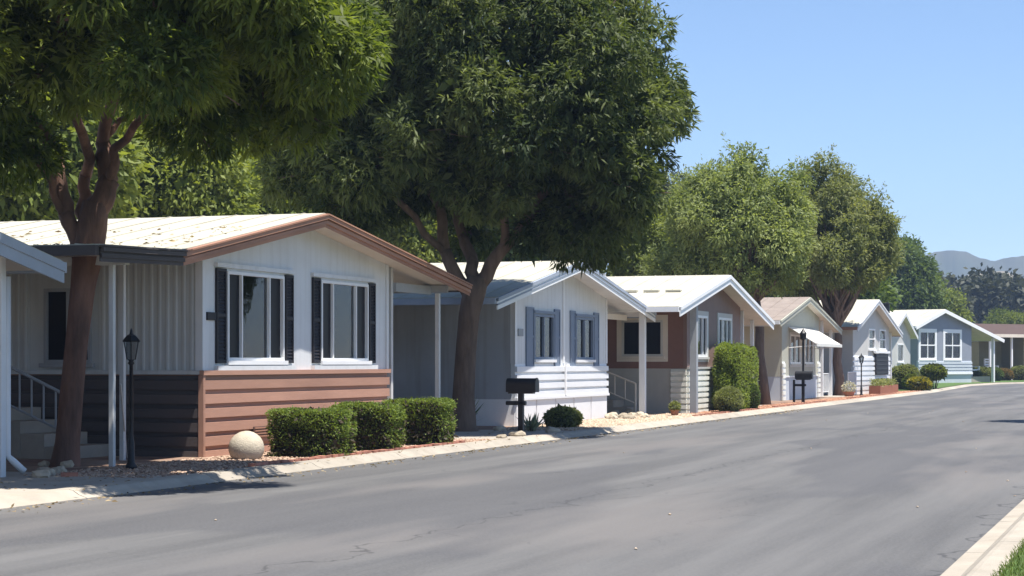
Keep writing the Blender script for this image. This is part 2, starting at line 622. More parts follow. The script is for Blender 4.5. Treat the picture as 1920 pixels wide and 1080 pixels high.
def clear_glass():
    m = bpy.data.materials.new('window_glass')
    m.use_nodes = True
    nt = m.node_tree
    N, L = nt.nodes, nt.links
    N.remove(N['Principled BSDF'])
    tr = N.new('ShaderNodeBsdfTransparent')
    tr.inputs[0].default_value = (0.62, 0.66, 0.68, 1)
    gl = N.new('ShaderNodeBsdfGlossy')
    gl.inputs['Roughness'].default_value = 0.02
    tc = N.new('ShaderNodeTexCoord')
    n = N.new('ShaderNodeTexNoise')
    n.inputs['Scale'].default_value = 1.4
    L.new(tc.outputs['Object'], n.inputs['Vector'])
    b = N.new('ShaderNodeBump')
    b.inputs['Strength'].default_value = 0.08
    b.inputs['Distance'].default_value = 0.05
    L.new(n.outputs['Fac'], b.inputs['Height'])
    L.new(b.outputs[0], gl.inputs['Normal'])
    fr = N.new('ShaderNodeFresnel')
    fr.inputs['IOR'].default_value = 1.75
    mx = N.new('ShaderNodeMixShader')
    L.new(fr.outputs[0], mx.inputs[0])
    L.new(tr.outputs[0], mx.inputs[1])
    L.new(gl.outputs[0], mx.inputs[2])
    L.new(mx.outputs[0], N['Material Output'].inputs['Surface'])
    return m


G_CLEAR = clear_glass()
G_CURT = 'curtained'
M_CURT = mat('curtain_cloth', (0.55, 0.53, 0.5), 0.9, 0.1, 3.0)

# ------------------------------------------------------------------ ground, road, kerbs
g = MB()
g.add([(-2600, -600, 0), (2600, -600, 0), (2600, 2300, 0), (-2600, 2300, 0)], [(0, 1, 2, 3)])
structure(g.build('ground', M_EARTH))

LK = [(-11.0, -40), (-11.0, 60), (-11.0, 96), (-11.5, 112), (-11.9, 124), (-11.0, 136), (-6, 150), (10, 166), (60, 190)]
RK = [(-1.5, -40), (-1.5, 60), (0.6, 86), (4.6, 100), (10.5, 112), (18, 122), (28, 132), (45, 143), (70, 155)]
g = MB()
vs, fs = [], []
for (a, b), (c, d) in zip(LK, RK):
    vs += [(a, b, 0.004), (c, d, 0.004)]
for i in range(len(LK) - 1):
    fs.append((2 * i, 2 * i + 1, 2 * i + 3, 2 * i + 2))
g.add(vs, fs)
structure(g.build('road', M_ASPH))

g = MB()
g.add([(-11.36, -40, 0.07), (-11.36, 96, 0.07), (-70, 96, 0.07), (-70, -40, 0.07)], [(0, 1, 2, 3)])
structure(g.build('yard', M_YARD))

PROF = [(0.0, -0.06), (0.0, 0.012), (0.10, 0.045), (0.17, 0.088), (0.22, 0.098), (0.40, 0.1), (0.42, 0.09), (0.42, -0.06)]
PROF_R = [(0.0, -0.06), (0.0, 0.010), (0.14, 0.018), (0.20, 0.06), (0.25, 0.098), (0.29, 0.106), (0.42, 0.106), (0.44, 0.096), (0.44, -0.06)]
kerb_root = structure(link('kerb_left', None))
rk = random.Random(4)


def kerb_piece(prof, p, q, side, parent, gap=0.008):
    p, q = Vector((p[0], p[1], 0)), Vector((q[0], q[1], 0))
    d = (q - p).normalized()
    out = Vector((-d.y, d.x, 0)) * side
    p, q = p + d * gap, q - d * gap
    n = len(prof)
    vs = [p + out * o + Vector((0, 0, z)) for o, z in prof] + [q + out * o + Vector((0, 0, z)) for o, z in prof]
    fs = [tuple(range(n)), tuple(range(2 * n - 1, n - 1, -1))]
    fs += [(i, i + n, (i + 1) % n + n, (i + 1) % n) for i in range(n)]
    return MB().add(vs, fs).build('kerb_stone', M_CONC, parent)


y = 6.0
while y < 96:
    L_ = min(3.05, 96 - y)
    kerb_piece(PROF, (-11.0, y), (-11.0, y + L_), 1, kerb_root)
    y += L_


def along(poly, step):
    out = [Vector(poly[0])]
    for a, b in zip(poly, poly[1:]):
        a, b = Vector(a), Vector(b)
        k = max(1, round((b - a).length / step))
        out += [a.lerp(b, (i + 1) / k) for i in range(k)]
    return out


pts = along(LK[2:8], 4)
for a, b in zip(pts, pts[1:]):
    kerb_piece(PROF, a, b, 1, kerb_root, 0.002)
kerb_r = structure(link('kerb_right', None))
y = 6.0
while y < 60:
    kerb_piece(PROF_R, (-1.5, y), (-1.5, y + 3.05), -1, kerb_r)
    y += 3.05
pts = along([(-1.5, y)] + RK[2:6], 4)
for a, b in zip(pts, pts[1:]):
    kerb_piece(PROF_R, a, b, -1, kerb_r, 0.002)

g = MB()
g.add([(-1.07, -10, 0.085), (30, -10, 0.085), (30, 62, 0.085), (-1.07, 62, 0.085)], [(0, 1, 2, 3)])
structure(g.build('lawn', M_LAWN))
rg = np.random.default_rng(5)
n = 28000
yy = 9.5 + rg.random(n) ** 1.5 * 22
xx = -1.08 + rg.random(n) ** 1.2 * (0.6 + 0.02 * yy)
P = np.stack([xx, yy, np.full(n, 0.085)], 1)
A = np.stack([rg.normal(size=n) * 0.45 - 0.1, rg.normal(size=n) * 0.45, np.full(n, 1.0)], 1)
M_GRASS = leaf_mat('grass_blade', (0.075, 0.115, 0.03), (0.17, 0.215, 0.07), 0.3)
o = leaf_object('grass', P, A, rg.uniform(0.03, 0.065, n), rg.uniform(0.004, 0.009, n), rg, M_GRASS)
tag(o, 'mown green lawn grass at the bottom right corner beyond the kerb', 'grass', kind='stuff')

# parking aprons of concrete between the homes
slabs = []
for (a, b, depth) in ((14.2, 21.2, 9), (32.9, 37.6, 14), (47.2, 50.6, 14), (59.2, 61.9, 14), (78.5, 81.3, 14)):
    root = structure(link('driveway', None))
    L_ = 0
    while L_ < depth:
        MB().box(-11.43 - L_ - 2.98, -11.43 - L_, a, b, -0.02, 0.082).build('slab', M_SLAB, root, bevel=0.008)
        L_ += 3.0


# ------------------------------------------------------------------ mobile homes
def lap_mesh(length, h, material, key, f=None):
    """one clapboard along u: thin at the top, proud at the bottom edge"""
    m = MB(f)
    pts = [(0.0, 0.0), (0.058, 0.0), (0.058, 0.01), (0.056, h * 0.66), (0.004, h * 0.69), (0.004, h), (0.0, h)]
    n = len(pts)
    vs = [(0, w, z) for w, z in pts] + [(length, w, z) for w, z in pts]
    fs = [tuple(range(n)), tuple(range(2 * n - 1, n - 1, -1))] + [(i, i + n, (i + 1) % n + n, (i + 1) % n) for i in range(n)]
    m.add(vs, fs)
    return m.mesh(key, material)


FRONT = lambda u, w, z: (u, -w, z)
LEFT = lambda u, w, z: (-w, u, z)


class Home:
    def __init__(self, name, X, Y, rot, W, depth, roof, label, cat='house', over=0.35, thick=0.12):
        self.O = Vector((X, Y))
        self.rot = R(rot)
        self.U = Vector((math.sin(self.rot), math.cos(self.rot)))
        self.N = Vector((-math.cos(self.rot), math.sin(self.rot)))
        self.W, self.depth, self.roof, self.over, self.thick = W, depth, roof, over, thick
        self.e = thing(name, label, cat, (X, Y, 0), math.pi / 2 - self.rot)

    def front(self, px, w=0.0):
        """distance along the front wall seen at column px"""
        O = self.O - self.N * w
        r = ray(px)
        det = r.x * -self.U.y + self.U.x * r.y
        s = (O.x * -self.U.y + self.U.x * O.y) / det
        return (r * s - O).dot(self.U), s

    def side(self, px):
        r = ray(px)
        det = r.x * -self.N.y + self.N.x * r.y
        s = (self.O.x * -self.N.y + self.N.x * self.O.y) / det
        return (r * s - self.O).dot(self.N), s

    def rect(self, px0, py0, px1, py1, f=None):
        f = f or self.front
        u0, d0 = f(px0)
        u1, d1 = f(px1)
        z1 = EYE - (py0 - HOR) * d0 / FOC
        z0 = EYE - (py1 - HOR) * d0 / FOC
        return min(u0, u1), max(u0, u1), z0, z1

    def zr(self, x):
        """top of the roof over local x"""
        p = self.roof
        for (a, za), (b, zb) in zip(p, p[1:]):
            if a <= x <= b:
                return za + (zb - za) * (x - a) / (b - a)
        return p[0][1] if x < p[0][0] else p[-1][1]

    def roof_parts(self, m_roof, m_soffit, m_fascia, drop=0.26, strips=((0.0, 0.26, 0.03),), back=None, m_edge=None, first=None):
        e, p, t = self.e, self.roof, self.thick
        y0, y1 = -self.over, back or self.depth + 0.3
        for (a, za), (b, zb) in zip(p, p[1:]):
            ro = MB().prism([(a, za - t * 0.45), (b, zb - t * 0.45), (b, zb), (a, za)], y0, y1).build('roof', m_roof, e)
            sm = MB()
            yy = y0 + 0.35
            while yy < y1 - 0.1:
                sm.prism([(a + 0.01, za + 0.001), (b - 0.01, zb + 0.001), (b - 0.01, zb + 0.011), (a + 0.01, za + 0.011)], yy, yy + 0.02)
                yy += 0.61
            sm.build('standing_seams', m_roof, ro)
            MB().prism([(a, za - t), (b, zb - t), (b, zb - t * 0.45 - 0.003), (a, za - t * 0.45 - 0.003)], y0 + 0.012, y1 - 0.012).build('soffit', m_soffit, ro)
            for k, (top, bot, proud) in enumerate(strips):
                mm = m_fascia if not isinstance(m_fascia, (list, tuple)) else m_fascia[k]
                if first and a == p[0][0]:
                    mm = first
                MB().prism([(a, za - 0.012 - bot), (b, zb - 0.012 - bot), (b, zb - 0.012 - top), (a, za - 0.012 - top)],
                           y0 - proud, y0 - 0.002).build('fascia', mm, e)
        # gutters along both eaves
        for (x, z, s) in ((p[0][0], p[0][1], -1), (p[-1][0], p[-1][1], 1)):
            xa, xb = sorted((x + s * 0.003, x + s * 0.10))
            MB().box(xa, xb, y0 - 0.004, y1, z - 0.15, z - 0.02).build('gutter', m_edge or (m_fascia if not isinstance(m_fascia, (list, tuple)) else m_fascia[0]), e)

    def front_wall(self, material, zb, holes=(), th=0.1, x0=0.0, x1=None, name='wall'):
        x1 = self.W if x1 is None else x1
        xs = sorted({x0, x1, *[h[0] for h in holes], *[h[1] for h in holes], *[q[0] for q in self.roof if x0 < q[0] < x1]})
        m = MB()
        zt = lambda x: self.zr(x) - self.thick + 0.02
        for a, b in zip(xs, xs[1:]):
            z = zb
            mid = (a + b) / 2
            for h in sorted([h for h in holes if h[0] < mid < h[1]], key=lambda h: h[2]):
                if h[2] > z:
                    m.box(a, b, 0, th, z, h[2])
                z = h[3]
            m.prism([(a, z), (b, z), (b, zt(b)), (a, zt(a))], 0, th)
        return m.build(name, material, self.e)

    def side_walls(self, material, zb, th=0.1, left_holes=()):
        W, D = self.W, self.depth
        zl, zw = self.zr(0) - self.thick, self.zr(W) - self.thick
        xs = sorted({th + 0.001, D, *[h[0] for h in left_holes], *[h[1] for h in left_holes]})
        m = MB()
        for a, b in zip(xs, xs[1:]):
            z = zb
            mid = (a + b) / 2
            for h in [h for h in left_holes if h[0] < mid < h[1]]:
                m.box(0.0, th, a, b, z, h[2])
                z = h[3]
            m.box(0.0, th, a, b, z, zl - 0.002)
        m.build('wall', material, self.e)
        MB().box(W - th, W, th + 0.001, D, zb, zw - 0.002).build('wall', material, self.e)
        MB().box(th + 0.001, W - th - 0.001, D - th, D, zb, min(zl, zw) - 0.01).build('wall', material, self.e)
        # a floor keeps the interior dark
        MB().box(th + 0.002, W - th - 0.002, th + 0.15, D - th - 0.002, 0.55, 0.6).build('floor', M_BARK2, self.e)

    def skirt(self, material, z1, y=0.004):
        W, D = self.W, self.depth
        m = MB()
        m.box(0.004, W - 0.004, y, 0.09, 0, z1 - 0.002)
        m.box(0.004, 0.09, 0.091, D - 0.004, 0, z1 - 0.002)
        m.box(W - 0.09, W - 0.004, 0.091, D - 0.004, 0, z1 - 0.002)
        return m.build('skirting', material, self.e)

    def boards(self, parent, material, z0, z1, n, side='front', u0=0.0, u1=None):
        u1 = (self.W if side == 'front' else self.depth) if u1 is None else u1
        h = (z1 - z0) / n
        f = FRONT if side == 'front' else LEFT
        me = lap_mesh(u1 - u0, h - 0.002, material, 'board', f)
        for i in range(n):
            loc = (u0, 0, z0 + i * h) if side == 'front' else (0, u0, z0 + i * h)
            link('board', me, parent, loc)

    def window(self, rect, side='front', muls=(), bars=(), fw=0.05, frame=None, glass=None, casing=0.0, cmat=None, sill=True, name='window'):
        u0, u1, z0, z1 = rect
        f = FRONT if side == 'front' else LEFT
        frame = frame or M_WHITE2
        m = MB(f)
        a, b = -0.05, 0.035
        m.box(u0, u0 + fw, a, b, z0, z1).box(u1 - fw, u1, a, b, z0, z1)
        m.box(u0 + fw, u1 - fw, a, b, z1 - fw, z1).box(u0 + fw, u1 - fw, a, b, z0, z0 + fw)
        cuts = [u0 + fw]
        for t in muls:
            x = u0 + (u1 - u0) * t
            m.box(x - fw * 0.4, x + fw * 0.4, a, b - 0.008, z0 + fw, z1 - fw)
            cuts += [x - fw * 0.4, x + fw * 0.4]
        cuts.append(u1 - fw)
        zc = [z0 + fw]
        for t in bars:
            z = z0 + (z1 - z0) * t
            for k in range(0, len(cuts), 2):
                m.box(cuts[k], cuts[k + 1], a, b - 0.01, z - fw * 0.35, z + fw * 0.35)
            zc += [z - fw * 0.35, z + fw * 0.35]
        zc.append(z1 - fw)
        w = m.build(name, frame, self.e)
        gl = glass if isinstance(glass, (list, tuple)) else [glass or G_CLEAR]
        k = 0
        for i in range(0, len(cuts), 2):
            for j in range(0, len(zc), 2):
                gm = gl[(i // 2) % len(gl)]
                ua, ub, za, zb = cuts[i] + 0.001, cuts[i + 1] - 0.001, zc[j] + 0.001, zc[j + 1] - 0.001
                MB(f).box(ua, ub, -0.032, -0.022, za, zb).build('pane', G_CLEAR if gm == G_CURT else gm, w)
                if gm is G_DARK:
                    continue
                # cloth hanging in folds behind the glass
                if gm != G_CURT and ub - ua < 0.5:
                    continue
                spans = [(ua, ub)] if gm == G_CURT else [(ua - 0.02, ua + (ub - ua) * 0.22), (ub - (ub - ua) * 0.16, ub + 0.02)]
                for (c0, c1) in spans:
                    cm = MB(f)
                    nn = max(4, int((c1 - c0) / 0.03))
                    vs = []
                    for q in range(nn + 1):
                        wv = -0.13 + 0.022 * math.sin(q * 1.7) + 0.008 * math.sin(q * 4.1)
                        vs += [(c0 + (c1 - c0) * q / nn, wv, za - 0.03), (c0 + (c1 - c0) * q / nn, wv, zb + 0.03)]
                    cm.add(vs, [(2 * q, 2 * q + 2, 2 * q + 3, 2 * q + 1) for q in range(nn)])
                    cm.build('curtain', M_CURT, w, smooth=True)
        if sill:
            MB(f).box(u0 - 0.06, u1 + 0.06, 0.001, 0.075, z0 - 0.065, z0 - 0.001).build('sill', cmat or frame, w)
        if casing:
            c = MB(f)
            k = casing
            c.box(u0 - k, u0 - 0.001, 0.001, 0.028, z0 - 0.066 - k * 0.6, z1 + k).box(u1 + 0.001, u1 + k, 0.001, 0.028, z0 - 0.066 - k * 0.6, z1 + k)
            c.box(u0, u1, 0.001, 0.028, z1 + 0.001, z1 + k).box(u0, u1, 0.001, 0.028, z0 - 0.066 - k * 0.6, z0 - 0.067)
            c.build('casing', cmat or frame, w)
        return w

    def shutter(self, u0, u1, z0, z1, material, side='front', louvre=True, parent=None):
        f = FRONT if side == 'front' else LEFT
        m = MB(f)
        e = 0.035
        m.box(u0, u0 + e, 0.002, 0.04, z0, z1).box(u1 - e, u1, 0.002, 0.04, z0, z1)
        for z in (z0, (z0 + z1) / 2 - e / 2, z1 - e * 1.4):
            m.box(u0 + e, u1 - e, 0.002, 0.038, z, z + e * 1.4)
        if louvre:
            k = int((z1 - z0) / 0.055)
            for i in range(k):
                z = z0 + e + (z1 - z0 - 2 * e) * i / k
                m.add([(u0 + e, 0.030, z), (u1 - e, 0.030, z), (u1 - e, 0.010, z + 0.05), (u0 + e, 0.010, z + 0.05),
                       (u0 + e, 0.026, z - 0.004), (u1 - e, 0.026, z - 0.004), (u1 - e, 0.006, z + 0.046), (u0 + e, 0.006, z + 0.046)],
                      [(0, 1, 2, 3), (7, 6, 5, 4), (0, 4, 5, 1), (3, 2, 6, 7)])
        else:
            m.box(u0 + e, u1 - e, 0.002, 0.022, z0 + e, z1 - e)
        return m.build('shutter', material, self.e)

    def post(self, x, y, w, top=None, material=None, z0=0.07, name='post', d=None):
        top = top or self.zr(x) - self.thick - 0.001
        d = d or w
        o = MB().box(x - w / 2, x + w / 2, y - d / 2, y + d / 2, z0, top).build(name, material or M_POST, self.e, bevel=0.006)
        return o

    def part(self, name, m, material, parent=None, **k):
        return m.build(name, material, parent or self.e, **k)


def railing(name, label, p, q, z_top, z_bot, n, material, group=None):
    """straight railing from p to q (ground points); rails follow z_top / z_bot pairs"""
    p, q = Vector(p), Vector(q)
    t = thing(name, label, 'railing', (p.x, p.y, 0), 0, group)
    d = q - p
    up = lambda k, z: (d.x * k, d.y * k, z)
    MB().tube([up(0, z_top[0]), up(1, z_top[1])], 0.024, 6).build('top_rail', material, t)
    MB().tube([up(0, z_bot[0]), up(1, z_bot[1])], 0.018, 6).build('bottom_rail', material, t)
    for i in range(n):
        k = i / (n - 1)
        end = i in (0, n - 1)
        za = 0.07 if end else z_bot[0] + (z_bot[1] - z_bot[0]) * k
        zb = z_top[0] + (z_top[1] - z_top[0]) * k
        MB().tube([up(k, za), up(k, zb)], 0.026 if end else 0.016, 6).build('baluster', material, t)
    return t


def steps(name, label, x0, x1, y0, y1, n, h, material):
    """flight rising towards -X"""
    t = thing(name, label, 'steps', (x1, y0, 0))
    w = (x1 - x0) / n
    for i in range(n):
        MB().box(-w * (i + 1), -w * i - 0.002, 0, y1 - y0, 0.0, 0.07 + h * (i + 1) / n).build('step', material, t, bevel=0.008)
    return t


# ---- home 1: white over brown boards, the near one
X1 = -13.53
Y1, _ = on_x(378, X1)
h1 = Home('mobile_home', X1, Y1, 0, on_x(725, X1)[0] - Y1, 16,
          [(-3.8, 2.98), (-1.6, 3.03), (3.17, 3.88), (9.95, 2.99)],
          'near white mobile home with brown fascia and brown lapped boards below two windows', over=0.55)
h1.roof_parts(M_ROOF, M_SOFFIT, M_FASC, strips=((0.03, 0.215, 0.018), (0.03, 0.085, 0.07), (0.0, 0.024, 0.085), (0.11, 0.165, 0.045)), m_edge=M_CHAR, first=M_CHAR)  # awning fascia and gutters coloured darker than the brown to paint in their shade
w1a = h1.rect(424, 508, 530, 676)
w1b = h1.rect(600, 519, 688, 674)
w1b = (w1b[0], w1b[1], w1a[2], w1a[3])
ws = h1.rect(172, 540, 84, 681, h1.side)
h1.front_wall(M_WHITE, 1.345, [w1a, w1b])
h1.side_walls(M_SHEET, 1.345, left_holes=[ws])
for r, px in ((w1a, (403, 421, 533, 547)), (w1b, (584, 598, 690, 701))):
    h1.window(r, muls=(0.25, 0.74), fw=0.045, glass=[G_DARK, G_CLEAR, G_DARK], casing=0)
    u = [h1.front(k)[0] for k in px]
    h1.shutter(u[0], u[1], r[2] - 0.04, r[3] + 0.03, M_SHUT)
    h1.shutter(u[2], u[3], r[2] - 0.04, r[3] + 0.03, M_SHUT)
    hd = MB(FRONT)
    hd.box(u[0] - 0.03, u[3] + 0.03, 0.002, 0.06, r[3] + 0.045, r[3] + 0.11)
    hd.build('window_head', M_WHITE, h1.e)
    MB(FRONT).box(u[0] - 0.02, u[3] + 0.03, 0.002, 0.07, r[2] - 0.17, r[2] - 0.075).build('window_apron', M_WHITE, h1.e)
h1.window(ws, side='left', muls=(0.5,), glass=G_DARK, frame=M_GREYP, fw=0.05)
sk = h1.skirt(M_BROWN, 1.28)
MB(FRONT).box(-0.07, h1.W + 0.03, 0.002, 0.075, 1.275, 1.345).build('band', M_BROWN, h1.e)
MB(LEFT).box(0.0, 16, 0.002, 0.06, 1.285, 1.345).build('band', M_SHEET, h1.e)
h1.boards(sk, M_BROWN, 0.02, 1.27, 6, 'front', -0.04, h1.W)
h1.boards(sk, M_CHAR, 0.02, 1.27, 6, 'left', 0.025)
MB().box(-0.064, -0.002, -0.064, 0.02, 0.03, 1.27).build('corner_board', M_BROWN, h1.e)
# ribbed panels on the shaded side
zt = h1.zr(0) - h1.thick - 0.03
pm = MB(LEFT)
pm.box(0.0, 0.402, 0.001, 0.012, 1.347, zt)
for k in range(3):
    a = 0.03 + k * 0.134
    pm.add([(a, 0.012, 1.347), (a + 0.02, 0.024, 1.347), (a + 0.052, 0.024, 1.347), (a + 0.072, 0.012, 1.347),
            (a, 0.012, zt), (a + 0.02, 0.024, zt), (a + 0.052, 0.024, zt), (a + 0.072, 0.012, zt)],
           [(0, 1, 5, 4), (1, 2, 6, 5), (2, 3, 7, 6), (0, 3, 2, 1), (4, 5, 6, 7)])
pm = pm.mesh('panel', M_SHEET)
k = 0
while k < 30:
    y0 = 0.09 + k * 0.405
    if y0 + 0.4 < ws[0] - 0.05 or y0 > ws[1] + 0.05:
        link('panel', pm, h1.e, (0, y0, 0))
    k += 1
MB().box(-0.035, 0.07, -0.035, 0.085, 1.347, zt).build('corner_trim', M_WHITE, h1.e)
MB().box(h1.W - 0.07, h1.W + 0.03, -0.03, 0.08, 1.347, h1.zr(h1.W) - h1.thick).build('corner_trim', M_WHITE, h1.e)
r = h1.rect(386, 585, 405, 600)
pl = MB(FRONT).box(r[0], r[1], 0.004, 0.03, r[2], r[3]).build('number_plaque', M_SHUT, h1.e)
r = h1.rect(468, 800, 498, 821)
v = MB(FRONT).box(r[0], r[1], 0.06, 0.075, r[2], r[3]).build('vent', M_VENT, h1.e)
for i in range(4):
    z = r[2] + (r[3] - r[2]) * (i + 0.2) / 4
    MB(FRONT).box(r[0] + 0.02, r[1] - 0.02, 0.076, 0.09, z, z + 0.022).build('slat', M_FASC, v)
# awning posts on the left, carport posts and beam on the right
for (x, y) in ((-2.75, -0.12), (-1.2, 0.62), (-2.75, 3.3)):
    h1.post(x, y, 0.07)
zc = h1.zr(9.25) - h1.thick
MB().box(9.25, 9.35, -0.35, 15, zc - 0.16, zc - 0.022).build('beam', M_GREYP, h1.e)
MB().box(-2.81, -2.69, -0.35, 15, h1.zr(-2.75) - h1.thick - 0.12, h1.zr(-2.75) - h1.thick - 0.004).build('beam', M_POST, h1.e)
u737 = h1.front(737)[0]
h1.post(u737, 0.06, 0.09, material=M_POST)
for dy in (-0.15, 0.85, 4.2):
    h1.post(9.3, dy, 0.085, top=zc - 0.17)
MB().box(u737 + 0.05, 9.24, -0.04, 0.03, h1.zr(9.2) - 0.32, h1.zr(9.2) - 0.16).build('beam', M_GREYP, h1.e)

# ---- home 0: only the end of its carport roof and a post at the left edge of the picture
h0 = Home('mobile_home', -13.4, 9.2, 0, 7.0, 16, [(-1.0, 3.0), (3.5, 4.35), (11.65, 2.72)],
          'leftmost home, only its blue grey carport roof end and white post showing', over=0.45)
h0.roof_parts(M_ROOF, M_SOFFIT, [M_BLUEF, M_BLUEF], strips=((0.02, 0.27, 0.03), (0.02, 0.13, 0.055)), m_edge=M_BLUEF)
h0.front_wall(M_WHITE, 0.0, [])
h0.side_walls(M_WHITE, 0.0)
h0.post(10.95, -0.02, 0.11, material=M_WHITE)
h0.post(11.2, 4.0, 0.11, material=M_WHITE)
dsp = MB()
dsp.tube([(11.05, -0.06, 2.5), (11.05, -0.06, 0.34), (11.1, -0.12, 0.26), (11.2, -0.2, 0.14)], 0.045, 8)
dsp.build('downspout', M_WHITE, h0.e, smooth=True)

steps('porch_steps', 'concrete porch steps against the side of the near home behind the big trunk', -16.6, -15.0, Y1 - 1.25, Y1 - 0.07, 4, 0.72, M_SLAB)
railing('porch_railing', 'white stair railing sloping down at the left edge behind the big trunk',
        (-15.95, Y1 - 1.35), (-14.95, Y1 - 1.35), (1.42, 0.98), (0.86, 0.44), 6, M_GREYP)

# ---- home 2: white with blue grey shutters
X2 = -13.62
Y2, _ = on_x(965, X2)
h2 = Home('mobile_home', X2, Y2, 0, on_x(1137, X2)[0] - Y2, 16,
          [(-2.85, 2.80), (3.1, 3.84), (9.9, 2.80)],
          'white mobile home with blue grey shutters and sunlit lap boards behind the spreading tree', over=0.57)
h2.roof_parts(M_ROOF, M_WHITE, [M_WHITE2, M_BLUEF, M_BLUEF], strips=((0.02, 0.25, 0.028), (0.0, 0.075, 0.06), (0.13, 0.16, 0.045)), m_edge=M_BLUEF)
w2a = h2.rect(1000, 588, 1037, 674)
w2b = h2.rect(1078, 590, 1111, 674)
w2b = (w2b[0], w2b[1], w2a[2], w2a[3])
h2.front_wall(M_WHITE, 1.44, [w2a, w2b])
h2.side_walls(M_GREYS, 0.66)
for r, px in ((w2a, (985, 999, 1038, 1048)), (w2b, (1068, 1077, 1112, 1121))):
    h2.window(r, muls=(0.5,), glass=[G_CLEAR, G_CURT], fw=0.06, frame=M_BLUEG, cmat=M_WHITE2)
    u = [h2.front(k)[0] for k in px]
    for a, b in ((u[0], u[1]), (u[2], u[3])):
        h2.shutter(a, b, r[2] - 0.16, r[3] + 0.14, M_BLUEG, louvre=False)
    MB(FRONT).box(u[1], u[2], 0.03, 0.06, r[3] + 0.01, r[3] + 0.075).build('window_head', M_BLUEG, h2.e)
sk = h2.skirt(M_WHITE2, 0.66)
wb = MB().box(0.01, h2.W - 0.01, 0.002, 0.095, 0.661, 1.439).build('lower_wall', M_WHITE, h2.e)
h2.boards(wb, M_WBOARD, 0.69, 1.44, 4)
MB(FRONT).box(-0.03, h2.W + 0.03, 0.0, 0.075, 0.63, 0.69).build('band', M_WHITE2, h2.e)
pw = (h2.W - 0.04) / 5
me = MB(FRONT).box(0, pw - 0.07, 0.0, 0.035, 0.05, 0.625).mesh('panel', M_WHITE2)
for i in range(5):
    link('panel', me, sk, (0.03 + i * pw, 0, 0))
MB(FRONT).box(3.5, 3.6, 0.06, 0.085, 0.7, 1.439).build('centre_trim', M_WHITE2, h2.e)
MB(FRONT).box(3.5, 3.6, 0.001, 0.03, 1.441, h2.zr(3.5) - h2.thick).build('centre_trim', M_WHITE2, h2.e)
MB().box(-0.02, 0.08, -0.022, -0.002, 1.441, h2.zr(0) - 0.13).build('corner_trim', M_WHITE2, h2.e)
MB().box(h2.W - 0.08, h2.W + 0.02, -0.022, -0.002, 1.441, h2.zr(h2.W) - 0.13).build('corner_trim', M_WHITE2, h2.e)
r = h2.rect(968, 616, 976, 630)
MB(FRONT).box(r[0] + 0.09, r[1] + 0.12, 0.004, 0.03, r[2], r[3]).build('number_plaque', M_GREYP, h2.e)
for (x, y) in ((-1.95, 0.35),):
    h2.post(x - 0.5, y, 0.07)
h2.post(h2.front(1203, 0.4)[0] + 0.1, -0.4, 0.16, material=M_WHITE2)
h2.post(h2.W + 0.55, 0.3, 0.14, material=M_WHITE2)
h2.post(9.0, 4.5, 0.14, material=M_WHITE2)
MB().box(h2.W + 0.02, 9.4, 0.05, 0.12, h2.zr(9.4) - 0.30, h2.zr(9.4) - 0.16).build('beam', M_SOFFIT, h2.e)

# ---- home 3: red brown over pale boards
X3 = -12.64
Y3, _ = on_x(1288, X3)
h3 = Home('mobile_home', X3, Y3, 0, on_x(1388, X3)[0] - Y3, 16,
          [(-2.9, 2.93), (3.1, 4.0), (9.6, 2.78)],
          'red brown mobile home with pale lapped skirting, bright white roof and a tall hedge', over=0.5)
h3.roof_parts(M_ROOF, M_SOFFIT, [M_WHITE2, M_WHITE2], strips=((0.02, 0.26, 0.03), (0.0, 0.1, 0.06)), m_edge=M_WHITE2)
# raised edge where the awning sheet laps over the roof: a row of corrugation ends
cor = MB()
for i in range(26):
    y0 = 0.1 + i * 0.62
    cor.box(-0.35, -0.15, y0, y0 + 0.42, h3.zr(-0.25) + 0.004, h3.zr(-0.25) + 0.055)
cor.build('roof_lap', M_ROOF, h3.e)
w3a = h3.rect(1297, 590, 1325, 669)
w3b = h3.rect(1346, 602, 1370, 672)
w3b = (w3b[0], w3b[1], w3a[2], w3a[3])
w3s = h3.rect(1243, 600, 1166, 668, h3.side)
h3.front_wall(M_TAUPE, 1.30, [w3a, w3b])
h3.side_walls(M_RUST, 1.30, left_holes=[w3s])
h3.window(w3a, muls=(0.3, 0.7), glass=[G_DARK, G_CLEAR, G_DARK], fw=0.07, casing=0.13, cmat=M_PALEG)
h3.window(w3b, muls=(0.3, 0.7), glass=[G_DARK, G_CURT, G_DARK], fw=0.07, casing=0.13, cmat=M_PALEG)
h3.window(w3s, side='left', muls=(0.5,), glass=G_DARK, fw=0.06, casing=0.14, frame=M_PALEG, cmat=M_SOFFIT)
sk = h3.skirt(M_BEIGE, 1.30)
h3.boards(sk, M_CREAMB, 0.03, 1.28, 8, 'front')
h3.boards(sk, M_CREAMB, 0.03, 1.28, 8, 'left', 0.0, 0.45)
MB(FRONT).box(-0.02, h3.W + 0.02, 0.002, 0.075, 1.285, 1.34).build('band', M_PALEG, h3.e)
h3.post(-0.35, -0.28, 0.19, material=M_GREYP, name='square_column', top=h3.zr(-0.35) - 0.14)
h3.post(h3.W + 0.5, 0.05, 0.1, material=M_WHITE2)
h3.post(8.8, 0.02, 0.11, material=M_WHITE2)
h3.post(8.8, 4.2, 0.11, material=M_WHITE2)
railing('porch_railing', 'pale stair railing between the thick white post and the white home',
        (-15.2, Y3 - 1.3), (-13.75, Y3 - 1.3), (1.46, 0.9), (0.94, 0.36), 6, M_SOFFIT)
steps('porch_steps', 'grey porch steps under the big side window of the red brown home', -15.6, -14.0, Y3 - 1.2, Y3 - 0.07, 4, 0.72, M_SLAB)

